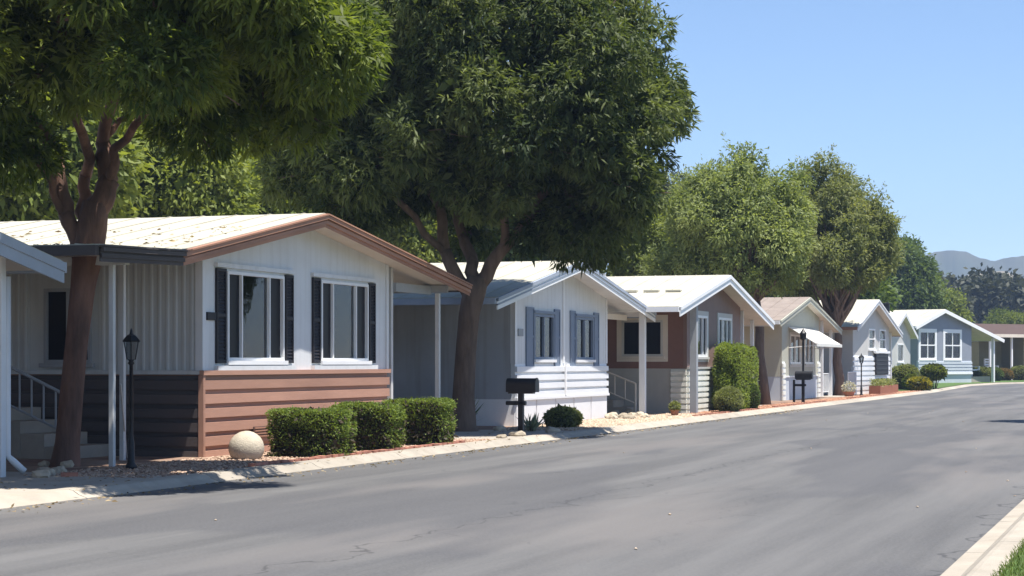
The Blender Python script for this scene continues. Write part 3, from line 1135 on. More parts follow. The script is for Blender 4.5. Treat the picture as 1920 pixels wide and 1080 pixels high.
# ---- home 4: cream with a tilted window awning
Y4, _ = on_x(1466, -13.5)
h4 = Home('mobile_home', -13.5, Y4, 0, on_x(1536, -13.5)[0] - Y4, 15,
          [(-2.0, 2.97), (3.95, 3.98), (11.4, 2.86)],
          'cream mobile home with a slanted white awning over its front window', over=0.32)
h4.roof_parts(M_ROOF_TAN, M_SOFFIT, M_CREAM, strips=((0.02, 0.22, 0.03), (0.0, 0.08, 0.055)), m_edge=M_WHITE2)
w4 = h4.rect(1481, 627, 1500, 682)
w4b = h4.rect(1508, 630, 1524, 680)
w4b = (w4b[0], w4b[1], w4[2], w4[3])
h4.front_wall(M_CREAM, 0.95, [w4, w4b])
h4.side_walls(M_CREAM, 0.95)
h4.window(w4, muls=(0.5,), glass=G_CLEAR, fw=0.06, casing=0.1, cmat=M_PALEG)
h4.window(w4b, muls=(0.5,), glass=G_CLEAR, fw=0.06, casing=0.1, cmat=M_PALEG)
sk = h4.skirt(M_PALEB, 0.95)
for a, b in ((-0.02, 0.5), (h4.W - 0.5, h4.W + 0.02)):
    h4.boards(h4.part('corner_pier', MB().box(a + 0.03, b - 0.03, -0.02, 0.0, 0.05, 1.5), M_WHITE2), M_CREAMB, 0.08, 1.5, 7, 'front', a, b)
MB(FRONT).box(-0.02, h4.W + 0.02, 0.0, 0.035, 0.92, 0.97).build('band', M_WHITE2, h4.e)
aw = MB()
u0, u1 = w4[0] - 0.35, w4b[1] + 0.5
za = w4[3] + 0.25
n = 14
for i in range(n):
    a = u0 + (u1 - u0) * i / n
    b = u0 + (u1 - u0) * (i + 1) / n - 0.03
    MB().add([(a, -0.03, za), (b, -0.03, za), (b, -1.05, za - 0.62), (a, -1.05, za - 0.62),
              (a, -0.03, za + 0.03), (b, -0.03, za + 0.03), (b, -1.05, za - 0.59), (a, -1.05, za - 0.59)],
             [(0, 3, 2, 1), (4, 5, 6, 7), (0, 1, 5, 4), (1, 2, 6, 5), (2, 3, 7, 6), (3, 0, 4, 7)]).build('awning_slat', M_AWN, h4.e)
MB().box(u0, u1, -1.08, -1.052, za - 0.70, za - 0.58).build('awning_valance', M_AWN, h4.e)
for a in (u0 + 0.05, u1 - 0.05):
    MB().tube([(a, -0.02, za - 0.75), (a, -1.04, za - 0.66)], 0.015, 6).build('awning_arm', M_WHITE2, h4.e)
for x in (h4.W + 0.7, h4.W + 2.9):
    h4.post(x, 0.02, 0.12, material=M_WHITE2)
railing('porch_railing', 'pale picket railing in the shaded porch right of the cream home',
        (-13.6, Y4 + h4.W + 0.8), (-13.6, Y4 + h4.W + 2.8), (1.0, 1.0), (0.25, 0.25), 12, M_WHITE)

# ---- home 5: pale grey, lap boards below
h5 = Home('mobile_home', -13.2, on_x(1599, -13.2)[0], 4, 7.6, 15,
          [(-0.7, 3.02), (3.6, 4.32), (8.9, 2.86)],
          'pale grey mobile home with sunlit white lap boards and a dark louvred panel', over=0.35)
h5.roof_parts(M_ROOF, M_SOFFIT, M_WHITE, strips=((0.02, 0.22, 0.03), (0.0, 0.08, 0.055)), m_edge=M_FASC)
w5 = h5.rect(1628, 616, 1640, 655)
w5b = h5.rect(1648, 620, 1660, 655)
w5b = (w5b[0], w5b[1], w5[2], w5[3])
h5.front_wall(M_PALEG, 1.3, [w5, w5b])
h5.side_walls(M_PALEG, 0.0)
h5.window(w5, glass=G_CLEAR, fw=0.07, bars=(0.5,))
h5.window(w5b, glass=G_CLEAR, fw=0.07, bars=(0.5,))
sk = MB().box(0.004, h5.W - 0.004, 0.004, 0.09, 0, 1.298).build('skirting', M_WHITE, h5.e)
h5.boards(sk, M_WBOARD, 0.03, 1.78, 8, 'front', 0.0, h5.W)
r = h5.rect(1638, 663, 1661, 703)
dk = MB(FRONT).box(r[0], r[1], 0.062, 0.12, r[2], r[3]).build('louvred_panel', M_SHUT, h5.e)
for i in range(5):
    z = r[2] + (r[3] - r[2]) * (i + 0.3) / 5
    MB(FRONT).box(r[0] + 0.05, r[1] - 0.05, 0.121, 0.14, z, z + 0.05).build('slat', M_BLACK, dk)
MB(FRONT).box(r[0] - 0.25, r[1] + 0.25, 0.05, 0.16, r[3] + 0.02, r[3] + 0.12).build('panel_head', M_WHITE2, h5.e)
h5.post(8.4, 0.1, 0.1, material=M_WHITE2)
railing('porch_railing', 'white picket railing at the near corner of the pale grey home',
        (-13.0, on_x(1599, -13.2)[0] - 2.6), (-13.0, on_x(1599, -13.2)[0] - 0.4), (1.05, 1.05), (0.22, 0.22), 12, M_WHITE2)

# ---- home 6: small pale gable
P6 = at(1668, 700, 104)
h6 = Home('mobile_home', P6.x, P6.y, 4, 5.6, 15, [(-0.6, 3.05), (2.8, 4.22), (6.2, 2.95)],
          'small pale green gabled mobile home between the grey and the slate blue ones', over=0.3)
h6.roof_parts(M_ROOF_PALE, M_SOFFIT, M_WHITE, strips=((0.0, 0.2, 0.03),), m_edge=M_WHITE2)
r6 = (2.0, 3.6, 1.5, 2.5)
h6.front_wall(M_PALEG, 0, [r6])
h6.side_walls(M_PALEB, 0)
h6.window(r6, glass=G_CLEAR, fw=0.07)

# ---- home 7: slate blue, turned towards us where the street bends
P7 = at(1721, 700, 127)
h7 = Home('mobile_home', P7.x, P7.y, 22, 7.4, 14, [(-0.85, 3.85), (3.05, 5.02), (11.5, 3.1)],
          'slate blue mobile home with white grid windows and a carport at the street bend', over=0.35)
h7.roof_parts(M_ROOF, M_SOFFIT, M_WHITE2, strips=((0.0, 0.24, 0.03),), m_edge=M_WHITE2)
w7a = h7.rect(1724, 620, 1754, 674)
w7b = h7.rect(1770, 620, 1801, 674)
w7b = (w7b[0], w7b[1], w7a[2], w7a[3])
h7.front_wall(M_BLUEW, 1.6, [w7a, w7b])
h7.side_walls(M_BLUEW, 0.0)
for r in (w7a, w7b):
    h7.window(r, muls=(0.5,), bars=(0.5,), glass=G_CLEAR, fw=0.11, casing=0.14, cmat=M_WHITE2)
sk = h7.skirt(M_PALEB, 1.6)
h7.boards(sk, M_PALEB, 0.75, 1.58, 4)
MB(FRONT).box(-0.02, h7.W + 0.02, 0.06, 0.1, 0.68, 0.8).build('band', M_WHITE2, h7.e)
h7.post(10.6, 0.02, 0.19, material=M_WHITE2)
h7.post(h7.W + 1.8, 2.5, 0.19, material=M_WHITE2)
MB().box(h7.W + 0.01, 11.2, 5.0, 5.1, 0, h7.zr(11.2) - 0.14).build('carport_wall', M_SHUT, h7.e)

MB().box(h7.W + 0.02, 11.3, 0.6, 4.98, 0, 0.5).build('porch_deck', M_SLAB, h7.e)

# ---- home 8: olive wall under a brown roof, cut by the right edge
P8 = at(1836, 700, 158)
h8 = Home('mobile_home', P8.x, P8.y, 38, 16.0, 8, [(-1.2, 4.0), (17, 4.0)],
          'olive mobile home with a low brown roof cut off by the right edge', over=1.2)
e8 = h8.e
MB().add([(-1.0, -1.2, 3.75), (17, -1.2, 3.75), (17, 4.0, 4.75), (-1.0, 4.0, 4.75), (17, 9.2, 3.75), (-1.0, 9.2, 3.75)],
         [(0, 1, 2, 3), (3, 2, 4, 5), (1, 0, 5, 4), (0, 3, 5), (1, 4, 2)]).build('roof', M_ROOF_BROWN, e8)
MB().box(-1.02, 17.02, -1.26, -1.205, 3.52, 3.78).build('fascia', M_SOFFIT, e8)
m = MB()
m.box(5.2, 16, 0, 0.1, 0, 3.7).box(0, 0.1, 0.1, 8, 0, 3.7).box(0.1, 5.2, 2.4, 2.5, 0, 3.7).box(5.2, 5.3, 0.1, 2.4, 0, 3.7).box(15.9, 16, 0.1, 8, 0, 3.7).box(0.1, 16, 7.9, 8, 0, 3.7)
m.build('wall', M_OLIVE, e8)
MB().box(0.11, 5.18, -0.9, 2.38, 0, 0.5).build('porch_deck', M_SLAB, e8)
for x in (0.3, 2.8):
    h8.post(x, -0.9, 0.15, top=3.6, material=M_WHITE2)

# roof vents
def vent_pipe(h, x, y, r, hh, material, cap=True):
    z = h.zr(x)
    m = MB().lathe([(r * 1.6, z - 0.02), (r * 1.5, z + 0.03), (r, z + 0.05), (r, z + hh)], (x, y, 0), 10)
    v = m.build('vent_pipe', material, h.e)
    if cap:
        MB().lathe([(r * 1.7, z + hh + 0.01), (r * 1.7, z + hh + 0.04), (r * 0.3, z + hh + 0.1)], (x, y, 0), 10).build('vent_cap', material, v)


vent_pipe(h3, 2.9, 3.2, 0.05, 0.12, M_GREYP, False)
vent_pipe(h2, 1.6, 4.0, 0.06, 0.2, M_GREYP)
vent_pipe(h6, 2.9, 0.8, 0.2, 0.5, M_BLACK)
vent_pipe(h5, 2.4, 2.2, 0.06, 0.2, M_GREYP)
vent_pipe(h4, 2.2, 3.0, 0.06, 0.22, M_GREYP)

# ------------------------------------------------------------------ the two big street trees
RIGHT = Vector((CA, SA, 0))      # across the picture
AWAY = Vector((-SA, CA, 0))      # into the picture
L_SUMAC = leaf_mat('narrow_leaf', (0.042, 0.066, 0.016), (0.205, 0.24, 0.058), 0.45, tcol=(1.55, 1.6, 0.55))
L_SUMAC2 = leaf_mat('narrow_leaf_dark', (0.028, 0.046, 0.018), (0.155, 0.182, 0.066), 0.38, tcol=(1.45, 1.5, 0.6))
L_SOFT = leaf_mat('soft_green_leaf', (0.13, 0.165, 0.058), (0.29, 0.33, 0.135), 0.42, tcol=(1.5, 1.5, 0.65))
L_OLIVE = leaf_mat('olive_leaf', (0.125, 0.148, 0.052), (0.27, 0.285, 0.12), 0.4, tcol=(1.5, 1.5, 0.65))
L_FRESH = leaf_mat('fresh_leaf', (0.085, 0.12, 0.026), (0.20, 0.235, 0.06), 0.4)
L_HEDGE = leaf_mat('clipped_hedge_leaf', (0.12, 0.17, 0.035), (0.25, 0.31, 0.08), 0.4)
L_DEEP = leaf_mat('deep_green_leaf', (0.05, 0.085, 0.025), (0.125, 0.175, 0.055), 0.36)
L_BLUE = leaf_mat('blue_green_needle', (0.03, 0.042, 0.03), (0.075, 0.09, 0.06), 0.2)


def in_view(lat, away, h):
    return RIGHT * lat + AWAY * away + Vector((0, 0, h))


def big_tree(name, label, base, trunk_pts, trunk_rad, limbs, lobes, leaf, bark, seed, per_m2, k, L, W, zmin, droop=0.55):
    rng = np.random.default_rng(seed)
    rr = random.Random(seed)
    t = thing(name, label, 'tree', base)
    m = MB()
    m.tube(trunk_pts, trunk_rad, 14, 0.05, rr)
    for (p, q, r0, r1) in limbs:
        b = bent(p, q, rr, 5, 0.09)
        m.tube(b, [r0 + (r1 - r0) * i / 5 for i in range(6)], 9, 0.05, rr)
    # boughs reach from the nearest limb end into each lobe
    ends = [Vector(q) for (_, q, _, _) in limbs]
    for c, r in lobes:
        c = Vector(c)
        e = min(ends, key=lambda v: (v - c).length)
        b = bent(e, c, rr, 5, 0.1, 0.06)
        m.tube(b, [0.055, 0.048, 0.04, 0.032, 0.024, 0.012], 6)
        for _ in range(3):
            tip = c + Vector((rr.gauss(0, 1) * r[0], rr.gauss(0, 1) * r[1], rr.gauss(0, 1) * r[2])) * 0.5
            m.tube(bent(b[3], tip, rr, 3, 0.1), [0.022, 0.016, 0.011, 0.006], 5)
    m.build('trunk', bark, t, smooth=True)
    P, A, Ln, Wd, Sh = lobes_to_leaves(rng, lobes, per_m2, k, L, W, droop=droop, zmin=zmin, inner=0.3, spread=0.05, jit=0.7)
    leaf_object('crown', P, A, Ln, Wd, rng, leaf, t, Sh)
    return t


def ellipsoid_lobes(seed, centre, rad, n, r_lo, r_hi, low=-0.7, flat=0.85, fill=6):
    """lobes spread evenly over an ellipsoid in view axes (lateral, away, up)"""
    rr = random.Random(seed)
    out = []
    for i in range(n):
        z = 1 - (1 - low) * (i + 0.5) / n
        th = i * 2.39996 + rr.uniform(-0.25, 0.25)
        s = math.sqrt(max(0, 1 - z * z))
        k = rr.uniform(0.62, 1.0)
        c = in_view(centre[0] + rad[0] * s * math.cos(th) * k, centre[1] + rad[1] * s * math.sin(th) * k, centre[2] + rad[2] * z * k)
        r = rr.uniform(r_lo, r_hi)
        out.append((tuple(c), (r, r, r * flat)))
    for i in range(fill):
        c = in_view(centre[0] + rr.uniform(-.45, .45) * rad[0], centre[1] + rr.uniform(-.45, .45) * rad[1], centre[2] + rr.uniform(-.2, .6) * rad[2])
        r = rr.uniform(r_lo, r_hi) * 1.15
        out.append((tuple(c), (r, r, r * flat)))
    return out


# tree 1: forked trunk at the left
B1 = ground(122, 884)
S1 = FOC / (AWAY.dot(B1))
f1 = lambda px, py, aw=0.0: in_view((px - 122) / S1, aw, EYE + (HOR - py) / S1)
tr1 = [f1(122, 894), f1(122, 872), f1(126, 830), f1(134, 740), f1(144, 640), f1(155, 540), f1(166, 470), f1(172, 425), f1(180, 380)]
rd1 = [0.26, 0.21, 0.165, 0.15, 0.15, 0.165, 0.2, 0.2, 0.17]
limbs1 = [(f1(152, 480), f1(124, 400), 0.12, 0.105), (f1(124, 405), f1(108, 300), 0.105, 0.09), (f1(108, 306), f1(70, 130, -1), 0.09, 0.05),
          (f1(178, 400), f1(203, 335, 0.1), 0.17, 0.14), (f1(203, 340, 0.1), f1(186, 262, 0.2), 0.13, 0.1), (f1(186, 266, 0.2), f1(235, 60, -0.6), 0.09, 0.05),
          (f1(160, 440, 0.1), f1(150, 320, 0.35), 0.1, 0.08), (f1(150, 325, 0.35), f1(165, 180, -1.4), 0.08, 0.05), (f1(205, 345, 0.1), f1(222, 280, -0.3), 0.08, 0.06),
          (f1(222, 284, -0.3), f1(330, 205, -1.2), 0.06, 0.045), (f1(330, 206, -1.2), f1(540, 178, -0.9), 0.045, 0.03),
          (f1(122, 405), f1(98, 330, -.3), 0.06, 0.05), (f1(98, 332, -.3), f1(-40, 180, 0.3), 0.06, 0.04)]
lob1 = ellipsoid_lobes(11, (0.85, -2.5, 5.7), (3.7, 3.1, 3.0), 46, 0.3, 0.82, low=-0.4, flat=0.75, fill=2)
lob1 += [(tuple(f1(*p)), (r, r, r * 0.8)) for p, r in (
    ((590, 130, -0.6), 0.75), ((500, 150, -1.0), 0.7), ((380, 150, -2.2), 0.85), ((640, 90, -0.8), 0.6), ((300, 250, -1.6), 0.62), ((40, 200, -2.6), 0.9),
    ((50, 285, -0.6), 0.6), ((400, 235, -1.2), 0.66), ((230, 170, -3.0), 0.8), ((560, 215, -0.4), 0.55), ((0, 265, -1.6), 0.65), ((455, 60, -2.2), 0.8), ((250, 20, -3.2), 0.9), ((100, 60, -3.2), 0.9),
    ((-60, 290, -1.4), 0.7), ((160, 250, -2.4), 0.7), ((120, 330, 0.6), 0.6))]

# road-side branches whose shade falls over the kerb
lob1 += [(tuple(in_view(a, b, c)), (r, r, r * 0.7)) for a, b, c, r in (
    (2.4, -4.6, 5.6, 0.8), (3.2, -5.0, 5.7, 0.75), (3.5, -4.4, 5.3, 0.7), (2.9, -5.4, 6.3, 0.8), (1.6, -5.2, 6.1, 0.8), (0.8, -5.3, 6.0, 0.75), (2.2, -4.0, 4.9, 0.6), (3.9, -3.9, 5.0, 0.6))]


def hides_fork(c, r):
    c = Vector(c) + B1
    d = AWAY.dot(c)
    px = 960 + RIGHT.dot(c) / d * FOC
    py = HOR - (c.z - EYE - r[2]) / d * FOC
    return 40 < px < 290 and py > 285 and AWAY.dot(c - B1) < 1.2


lob1 = [(c, r) for c, r in lob1 if Vector(c).z - r[2] * 0.9 > 3.2 and not hides_fork(c, r)]
big_tree('street_tree', 'large street tree with a forked reddish trunk at the left',
         B1, tr1, rd1, limbs1, lob1, L_SUMAC, M_BARK, 21, 27, 14, 0.16, 0.038, 3.3, droop=0.35)

# tree 2: the big dark spreading crown over the white home
D2 = 39.1
B2 = at(868, 0, D2)
B2.z = 0
S2 = FOC / D2
f2 = lambda px, py, aw=0.0: in_view((px - 868) / S2, aw, EYE + (HOR - py) / S2)
tr2 = [f2(868, 816), f2(868, 796), f2(869, 740), f2(873, 660), f2(880, 590), f2(890, 545), f2(896, 520)]
rd2 = [0.34, 0.27, 0.225, 0.21, 0.21, 0.235, 0.215]
limbs2 = [(f2(884, 560), f2(835, 470), 0.15, 0.12), (f2(835, 474), f2(800, 330, 0.3), 0.12, 0.08), (f2(893, 530), f2(868, 440, 0.5), 0.14, 0.11),
          (f2(868, 444, .5), f2(850, 300, 1.0), 0.11, 0.07), (f2(896, 535), f2(960, 450, -0.3), 0.16, 0.12), (f2(960, 453, -0.3), f2(1040, 340, -.6), 0.12, 0.07),
          (f2(945, 470, -.2), f2(930, 320, -1.4), 0.1, 0.06), (f2(960, 453, -.3), f2(1110, 300, 1.2), 0.1, 0.06), (f2(800, 336, .3), f2(660, 210, -.6), 0.08, 0.05),
          (f2(850, 306, 1), f2(890, 130, 1.2), 0.07, 0.05), (f2(835, 474), f2(700, 330, -1.2), 0.08, 0.05)]
lob2 = ellipsoid_lobes(3, (0.05, -0.5, 7.0), (3.9, 2.8, 4.2), 88, 0.34, 0.98, low=-0.78, flat=0.75, fill=4)
lob2 += [(tuple(f2(*p)), (r, r, r * 0.85)) for p, r in (
    ((870, 130, -2.6), 1.15), ((935, 300, -2.4), 0.75), ((690, 170, -1.6), 1.1), ((1080, 250, -2.2), 1.1), ((1205, 170, -.4), 0.85), ((1235, 205, 0.2), 0.7),
    ((1090, 420, -0.9), 0.85), ((1030, 455, -0.2), 0.7), ((1140, 400, -0.4), 0.8), ((620, 330, -0.2), 0.8), ((700, 370, 0.2), 0.8), ((600, 230, 0.2), 0.9),
    ((1090, 452, 0.5), 0.7), ((1145, 436, 0.7), 0.7), ((1035, 466, 0.3), 0.6), ((1005, 440, -0.6), 0.5), ((905, 380, -1.8), 0.6), ((1110, 478, -0.4), 0.5), ((1150, 470, 0.8), 0.5), ((780, 330, 0.8), 0.8), ((1000, 340, 0.4), 0.8), ((560, 160, 0.6), 0.8), ((640, 60, 0.5), 1.1), ((820, 30, -2.8), 1.1), ((1040, 80, -2.4), 1.1), ((740, 300, -1.4), 0.75))]
lob2 += [(tuple(in_view(a, b + 1.2, c)), (r, r, r * 0.75)) for a, b, c, r in (
    (2.4, -4.0, 5.6, 0.85), (3.0, -3.6, 5.0, 0.75), (2.0, -4.4, 6.4, 0.9), (3.3, -3.3, 6.2, 0.85), (1.2, -4.5, 5.6, 0.8), (2.7, -4.2, 7.2, 0.9), (0.4, -4.6, 6.4, 0.8), (3.4, -2.9, 4.6, 0.6))]
lob2 = [(c, r) for c, r in lob2 if Vector(c).z - r[2] * 0.9 > 3.35]
big_tree('street_tree', 'big dark spreading street tree between the near home and the white home',
         B2, tr2, rd2, limbs2, lob2, L_SUMAC2, M_BARK2, 22, 20, 14, 0.165, 0.042, 3.4, droop=0.38)

# ------------------------------------------------------------------ mid-distance trees
def mid_tree(name, label, px, D, crown, leaf, bark, seed, n_lobes, r_lo, r_hi, per_m2, k, L, W, trunk=0.18, extra=(), low=-0.8, tufts=0, fork=0.55, group=None, up=0.0, droop=0.25):
    """crown = left, right, top, bottom in photograph columns/rows at depth D"""
    S = FOC / D
    base = at(px, HOR, D)
    base.z = 0
    l, r, t, b = crown
    lat = ((l + r) / 2 - px) / S
    rx = (r - l) / 2 / S
    z0, z1 = EYE + (HOR - b) / S, EYE + (HOR - t) / S
    lobes = ellipsoid_lobes(seed, (lat, 0, (z0 + z1) / 2), (rx, rx, (z1 - z0) / 2), n_lobes, r_lo, r_hi, low=low, flat=0.9, fill=max(3, n_lobes // 6))
    lobes += [(tuple(in_view((q[0] - px) / S, q[2], EYE + (HOR - q[1]) / S)), (q[3], q[3], q[3] * q[4])) for q in extra]
    rng = np.random.default_rng(seed)
    rr = random.Random(seed)
    th = thing(name, label, 'tree', base, 0, group)
    m = MB()
    f = z0 + (z1 - z0) * (fork - 0.5)
    fk = in_view(lat * 0.3, 0, max(z0 * 0.8, f))
    m.tube(bent((0, 0, 0), fk, rr, 4, 0.03), [trunk * 1.25, trunk, trunk * 0.92, trunk * 0.85, trunk * 0.75], 10, 0.06, rr)
    for c, rad in lobes:
        m.tube(bent(fk, c, rr, 4, 0.07), [trunk * 0.42, trunk * 0.33, trunk * 0.24, trunk * 0.15, trunk * 0.06], 5)
    m.build('trunk', bark, th, smooth=True)
    P, A, Ln, Wd, Sh = lobes_to_leaves(rng, lobes, per_m2, k, L, W, droop=droop, spread=L * 0.6, up_bias=up, zmin=z0 * 0.9)
    if tufts:
        # single shoots standing out of the outline
        idx = rng.integers(0, len(lobes), tufts)
        for i in idx:
            c, rad = np.array(lobes[i][0]), np.array(lobes[i][1])
            d = sphere_dirs(rng, 1)[0]
            d[2] = abs(d[2]) * 1.2 + 0.1
            d /= np.linalg.norm(d)
            ln = rng.uniform(0.3, 0.8)
            s = c + d * rad
            nn = 26
            tt = rng.random(nn)
            P = np.vstack([P, s + d * (tt * ln)[:, None] + rng.normal(size=(nn, 3)) * L * 0.25])
            A = np.vstack([A, d * 0.5 + rng.normal(size=(nn, 3)) * 0.7])
            Ln = np.append(Ln, np.full(nn, L * 0.9))
            Wd = np.append(Wd, np.full(nn, W * 0.9))
            Sh = np.append(Sh, rng.random(nn))
    leaf_object('crown', P, A, Ln, Wd, rng, leaf, th, Sh)
    return th


mid_tree('street_tree', 'light green airy tree rising behind the red brown home with the tall hedge', 1434, 64.5, (1268, 1500, 298, 580), L_SOFT, M_BARK2, 31,
         50, 0.3, 0.72, 34, 7, 0.16, 0.05, trunk=0.17, tufts=170, low=-0.85,
         extra=((1310, 470, 0.5, 0.8, .9), (1250, 500, 1, 0.7, .9), (1400, 310, 0, 0.6, 1), (1340, 340, 0, 0.6, 1), (1455, 360, -.4, 0.6, 1.1), (1485, 400, -.4, 0.65, 1.1), (1495, 340, .2, 0.4, 1.5), (1478, 455, -.5, 0.7, 1)))
mid_tree('street_tree', 'olive green tree with a pale trunk in front of the pale grey home', 1573, 82, (1462, 1672, 338, 585), L_OLIVE, M_BARK3, 32,
         46, 0.32, 0.76, 31, 7, 0.18, 0.055, trunk=0.2, tufts=180, low=-0.8, fork=0.38,
         extra=((1545, 320, 0, 0.55, 1.4), (1650, 420, 0, 0.7, 0.8), (1655, 455, .2, 0.7, 0.8), (1510, 335, 0, 0.45, 1.5), (1580, 338, 0, 0.5, 1.3), (1668, 415, 0, 0.35, 0.7), (1640, 385, 0, 0.5, 0.9)))
mid_tree('background_tree', 'bright yellowish tree just right of the big dark crown, behind the white roof', 1225, 80, (1150, 1330, 395, 600), L_FRESH, M_BARK2, 33,
         40, 0.5, 0.9, 20, 6, 0.22, 0.09)
mid_tree('background_tree', 'dark blue green conifer peeking between the big crown and the light green tree', 1232, 112, (1190, 1300, 335, 600), L_BLUE, M_BARK2, 34,
         18, 0.8, 1.3, 17, 6, 0.3, 0.09)
mid_tree('background_tree', 'deep green tree sloping down behind the small pale gable', 1690, 178, (1615, 1742, 470, 660), L_DEEP, M_BARK2, 35,
         30, 1.2, 1.9, 7, 6, 0.42, 0.17, extra=((1695, 475, 0, 1.4, 1), (1725, 510, 0, 1.4, 1)))
mid_tree('background_tree', 'fresh green rounded tree behind the slate blue roof', 1770, 190, (1742, 1800, 566, 668), L_FRESH, M_BARK2, 36,
         20, 0.9, 1.4, 12, 6, 0.38, 0.15)
mid_tree('background_tree', 'rounded light green tree above the brown roof at the right edge', 1885, 215, (1856, 1925, 592, 672), L_FRESH, M_BARK2, 37,
         20, 1.0, 1.4, 15, 6, 0.3, 0.12)
mid_tree('background_tree', 'low green tree behind the home with the tilted awning', 1500, 110, (1380, 1640, 440, 650), L_DEEP, M_BARK2, 38,
         22, 1.2, 1.8, 8, 6, 0.36, 0.15)
# trees behind the near homes, seen under the big crowns
for i, (px, D, cr, lf, lab) in enumerate((
        (40, 56, (-90, 170, 130, 470), L_FRESH, 'leafy tree behind the near roof, left of the forked trunk'),
        (310, 60, (200, 420, 250, 500), L_FRESH, 'sunlit leafy tree over the near white roof, right of the forked trunk'),
        (440, 74, (360, 560, 110, 520), L_OLIVE, 'tall olive tree deep behind the near roof between the two big crowns'),
        (520, 64, (440, 610, 330, 520), L_FRESH, 'low sunlit tree above the ridge of the near white roof'),
        (700, 70, (590, 850, 200, 560), L_FRESH, 'green tree behind the near carport roof, under the big dark crown'),
        (930, 72, (810, 1090, 240, 600), L_DEEP, 'green tree seen through the fork of the big dark tree'),
        (230, 84, (100, 330, -80, 480), L_DEEP, 'tall dark tree farthest back behind the forked trunk'),
        (560, 96, (470, 680, -60, 480), L_DEEP, 'tall dark tree farthest back between the two street trees'))):
    mid_tree('background_tree', lab, px, D, cr, lf, M_BARK2, 50 + i, 22, 0.9 if cr[2] > 150 else 1.3, 1.35 if cr[2] > 150 else 2.0,
             14 if cr[2] > 150 else 8, 6, 0.23 if cr[2] > 150 else 0.34, 0.1 if cr[2] > 150 else 0.16, trunk=0.2)
# the tree beyond the right edge whose shade lies on the road
mid_tree('street_tree', 'street tree just outside the right edge that shades the road', 2110, 47, (2015, 2240, 330, 560), L_OLIVE, M_BARK2, 71,
         20, 0.6, 0.9, 30, 6, 0.2, 0.06)

# ------------------------------------------------------------------ far wood and hills
rng = np.random.default_rng(77)
lobes = []
for i in range(150):
    px = rng.uniform(1560, 2080)
    D = rng.uniform(270, 360)
    S = FOC / D
    top = 519 + 9 * math.sin(px * 0.05) + 9 * math.sin(px * 0.021 + 1) + rng.uniform(0, 34)
    c = at(px, top, D)
    rr_ = rng.uniform(1.6, 3.2)
    lobes.append(((c.x, c.y, max(2.0, c.z - rr_)), (rr_, rr_, rr_ * 1.3)))
    lobes.append(((c.x, c.y, max(2.0, (c.z - rr_) * 0.5)), (rr_ * 1.25, rr_ * 1.25, max(2.5, c.z * 0.35))))
P, A, Ln, Wd, Sh = lobes_to_leaves(rng, lobes, 0.6, 5, 0.95, 0.6, droop=0.3, spread=0.6, zmin=0)
L_FAR = leaf_mat('far_dark_leaf', (0.025, 0.032, 0.018), (0.06, 0.064, 0.034), 0.2)
o = leaf_object('far_wood', P, A, Ln, Wd, rng, L_FAR, None, Sh)
tag(o, 'far belt of dark trees below the hazy hills', 'trees', kind='stuff')

M_HILL = mat('dry_hill', (0.12, 0.10, 0.06), 0.95, 0.3, 0.006, tint=(0.045, 0.052, 0.028), world_space=True)
sil = [(900, 600), (1200, 560), (1500, 500), (1680, 486), (1738, 478), (1752, 473), (1775, 470), (1800, 470), (1812, 473), (1828, 481), (1848, 486), (1866, 489), (1880, 484), (1898, 481), (1925, 480), (1980, 486), (2100, 500), (2400, 560), (2900, 640)]
rr = random.Random(8)
rows = [(-650, 0.0), (-500, 0.13), (-380, 0.3), (-280, 0.42), (-180, 0.66), (-90, 0.85), (0, 1.0), (120, 0.8), (300, 0.4), (520, 0.0)]
cols = []
for (a, ya), (b, yb) in zip(sil, sil[1:]):
    n = max(1, int((b - a) / 9))
    cols += [(a + (b - a) * i / n, ya + (yb - ya) * i / n) for i in range(n)]
cols.append(sil[-1])
vs, fs = [], []
for ri, (dd, k) in enumerate(rows):
    for ci, (px, py) in enumerate(cols):
        D = 1650 + dd
        hgt = (HOR - py - rr.uniform(-1.2, 1.2)) * 1650 / FOC + EYE
        spur = 1 + (0.16 * math.sin(px * 0.043 + ri * 0.8) + 0.09 * math.sin(px * 0.11 + ri) - 0.22) * (1 if 0 < k < 1 else 0)
        r_ = ray(px) * D
        vs.append((r_.x, r_.y, max(-1.0, hgt * k * spur - (1.0 if k == 0 else 0))))
nc = len(cols)
for i in range(len(rows) - 1):
    for j in range(nc - 1):
        fs.append((i * nc + j, i * nc + j + 1, (i + 1) * nc + j + 1, (i + 1) * nc + j))
structure(MB().add(vs, fs).build('hills', M_HILL, smooth=True))
# low golden foothill before them
M_GOLD = mat('dry_grass_slope', (0.22, 0.185, 0.12), 0.95, 0.2, 0.02, tint=(0.15, 0.13, 0.08), world_space=True)
vs, fs = [], []
gc = list(range(1600, 2101, 10))
for ri, (D, k) in enumerate(((820, 0.0), (900, 0.5), (1000, 0.9), (1060, 1.0), (1150, 0.0))):
    for px in gc:
        hh = 50.5 * math.exp(-((px - 1845) / 95) ** 4) + 30 * math.exp(-((px - 2020) / 90) ** 2)
        r_ = ray(px) * D
        vs.append((r_.x, r_.y, hh * k - 0.8))
nc = len(gc)
for i in range(4):
    for j in range(nc - 1):
        fs.append((i * nc + j, i * nc + j + 1, (i + 1) * nc + j + 1, (i + 1) * nc + j))
structure(MB().add(vs, fs).build('foothill', M_GOLD, smooth=True))

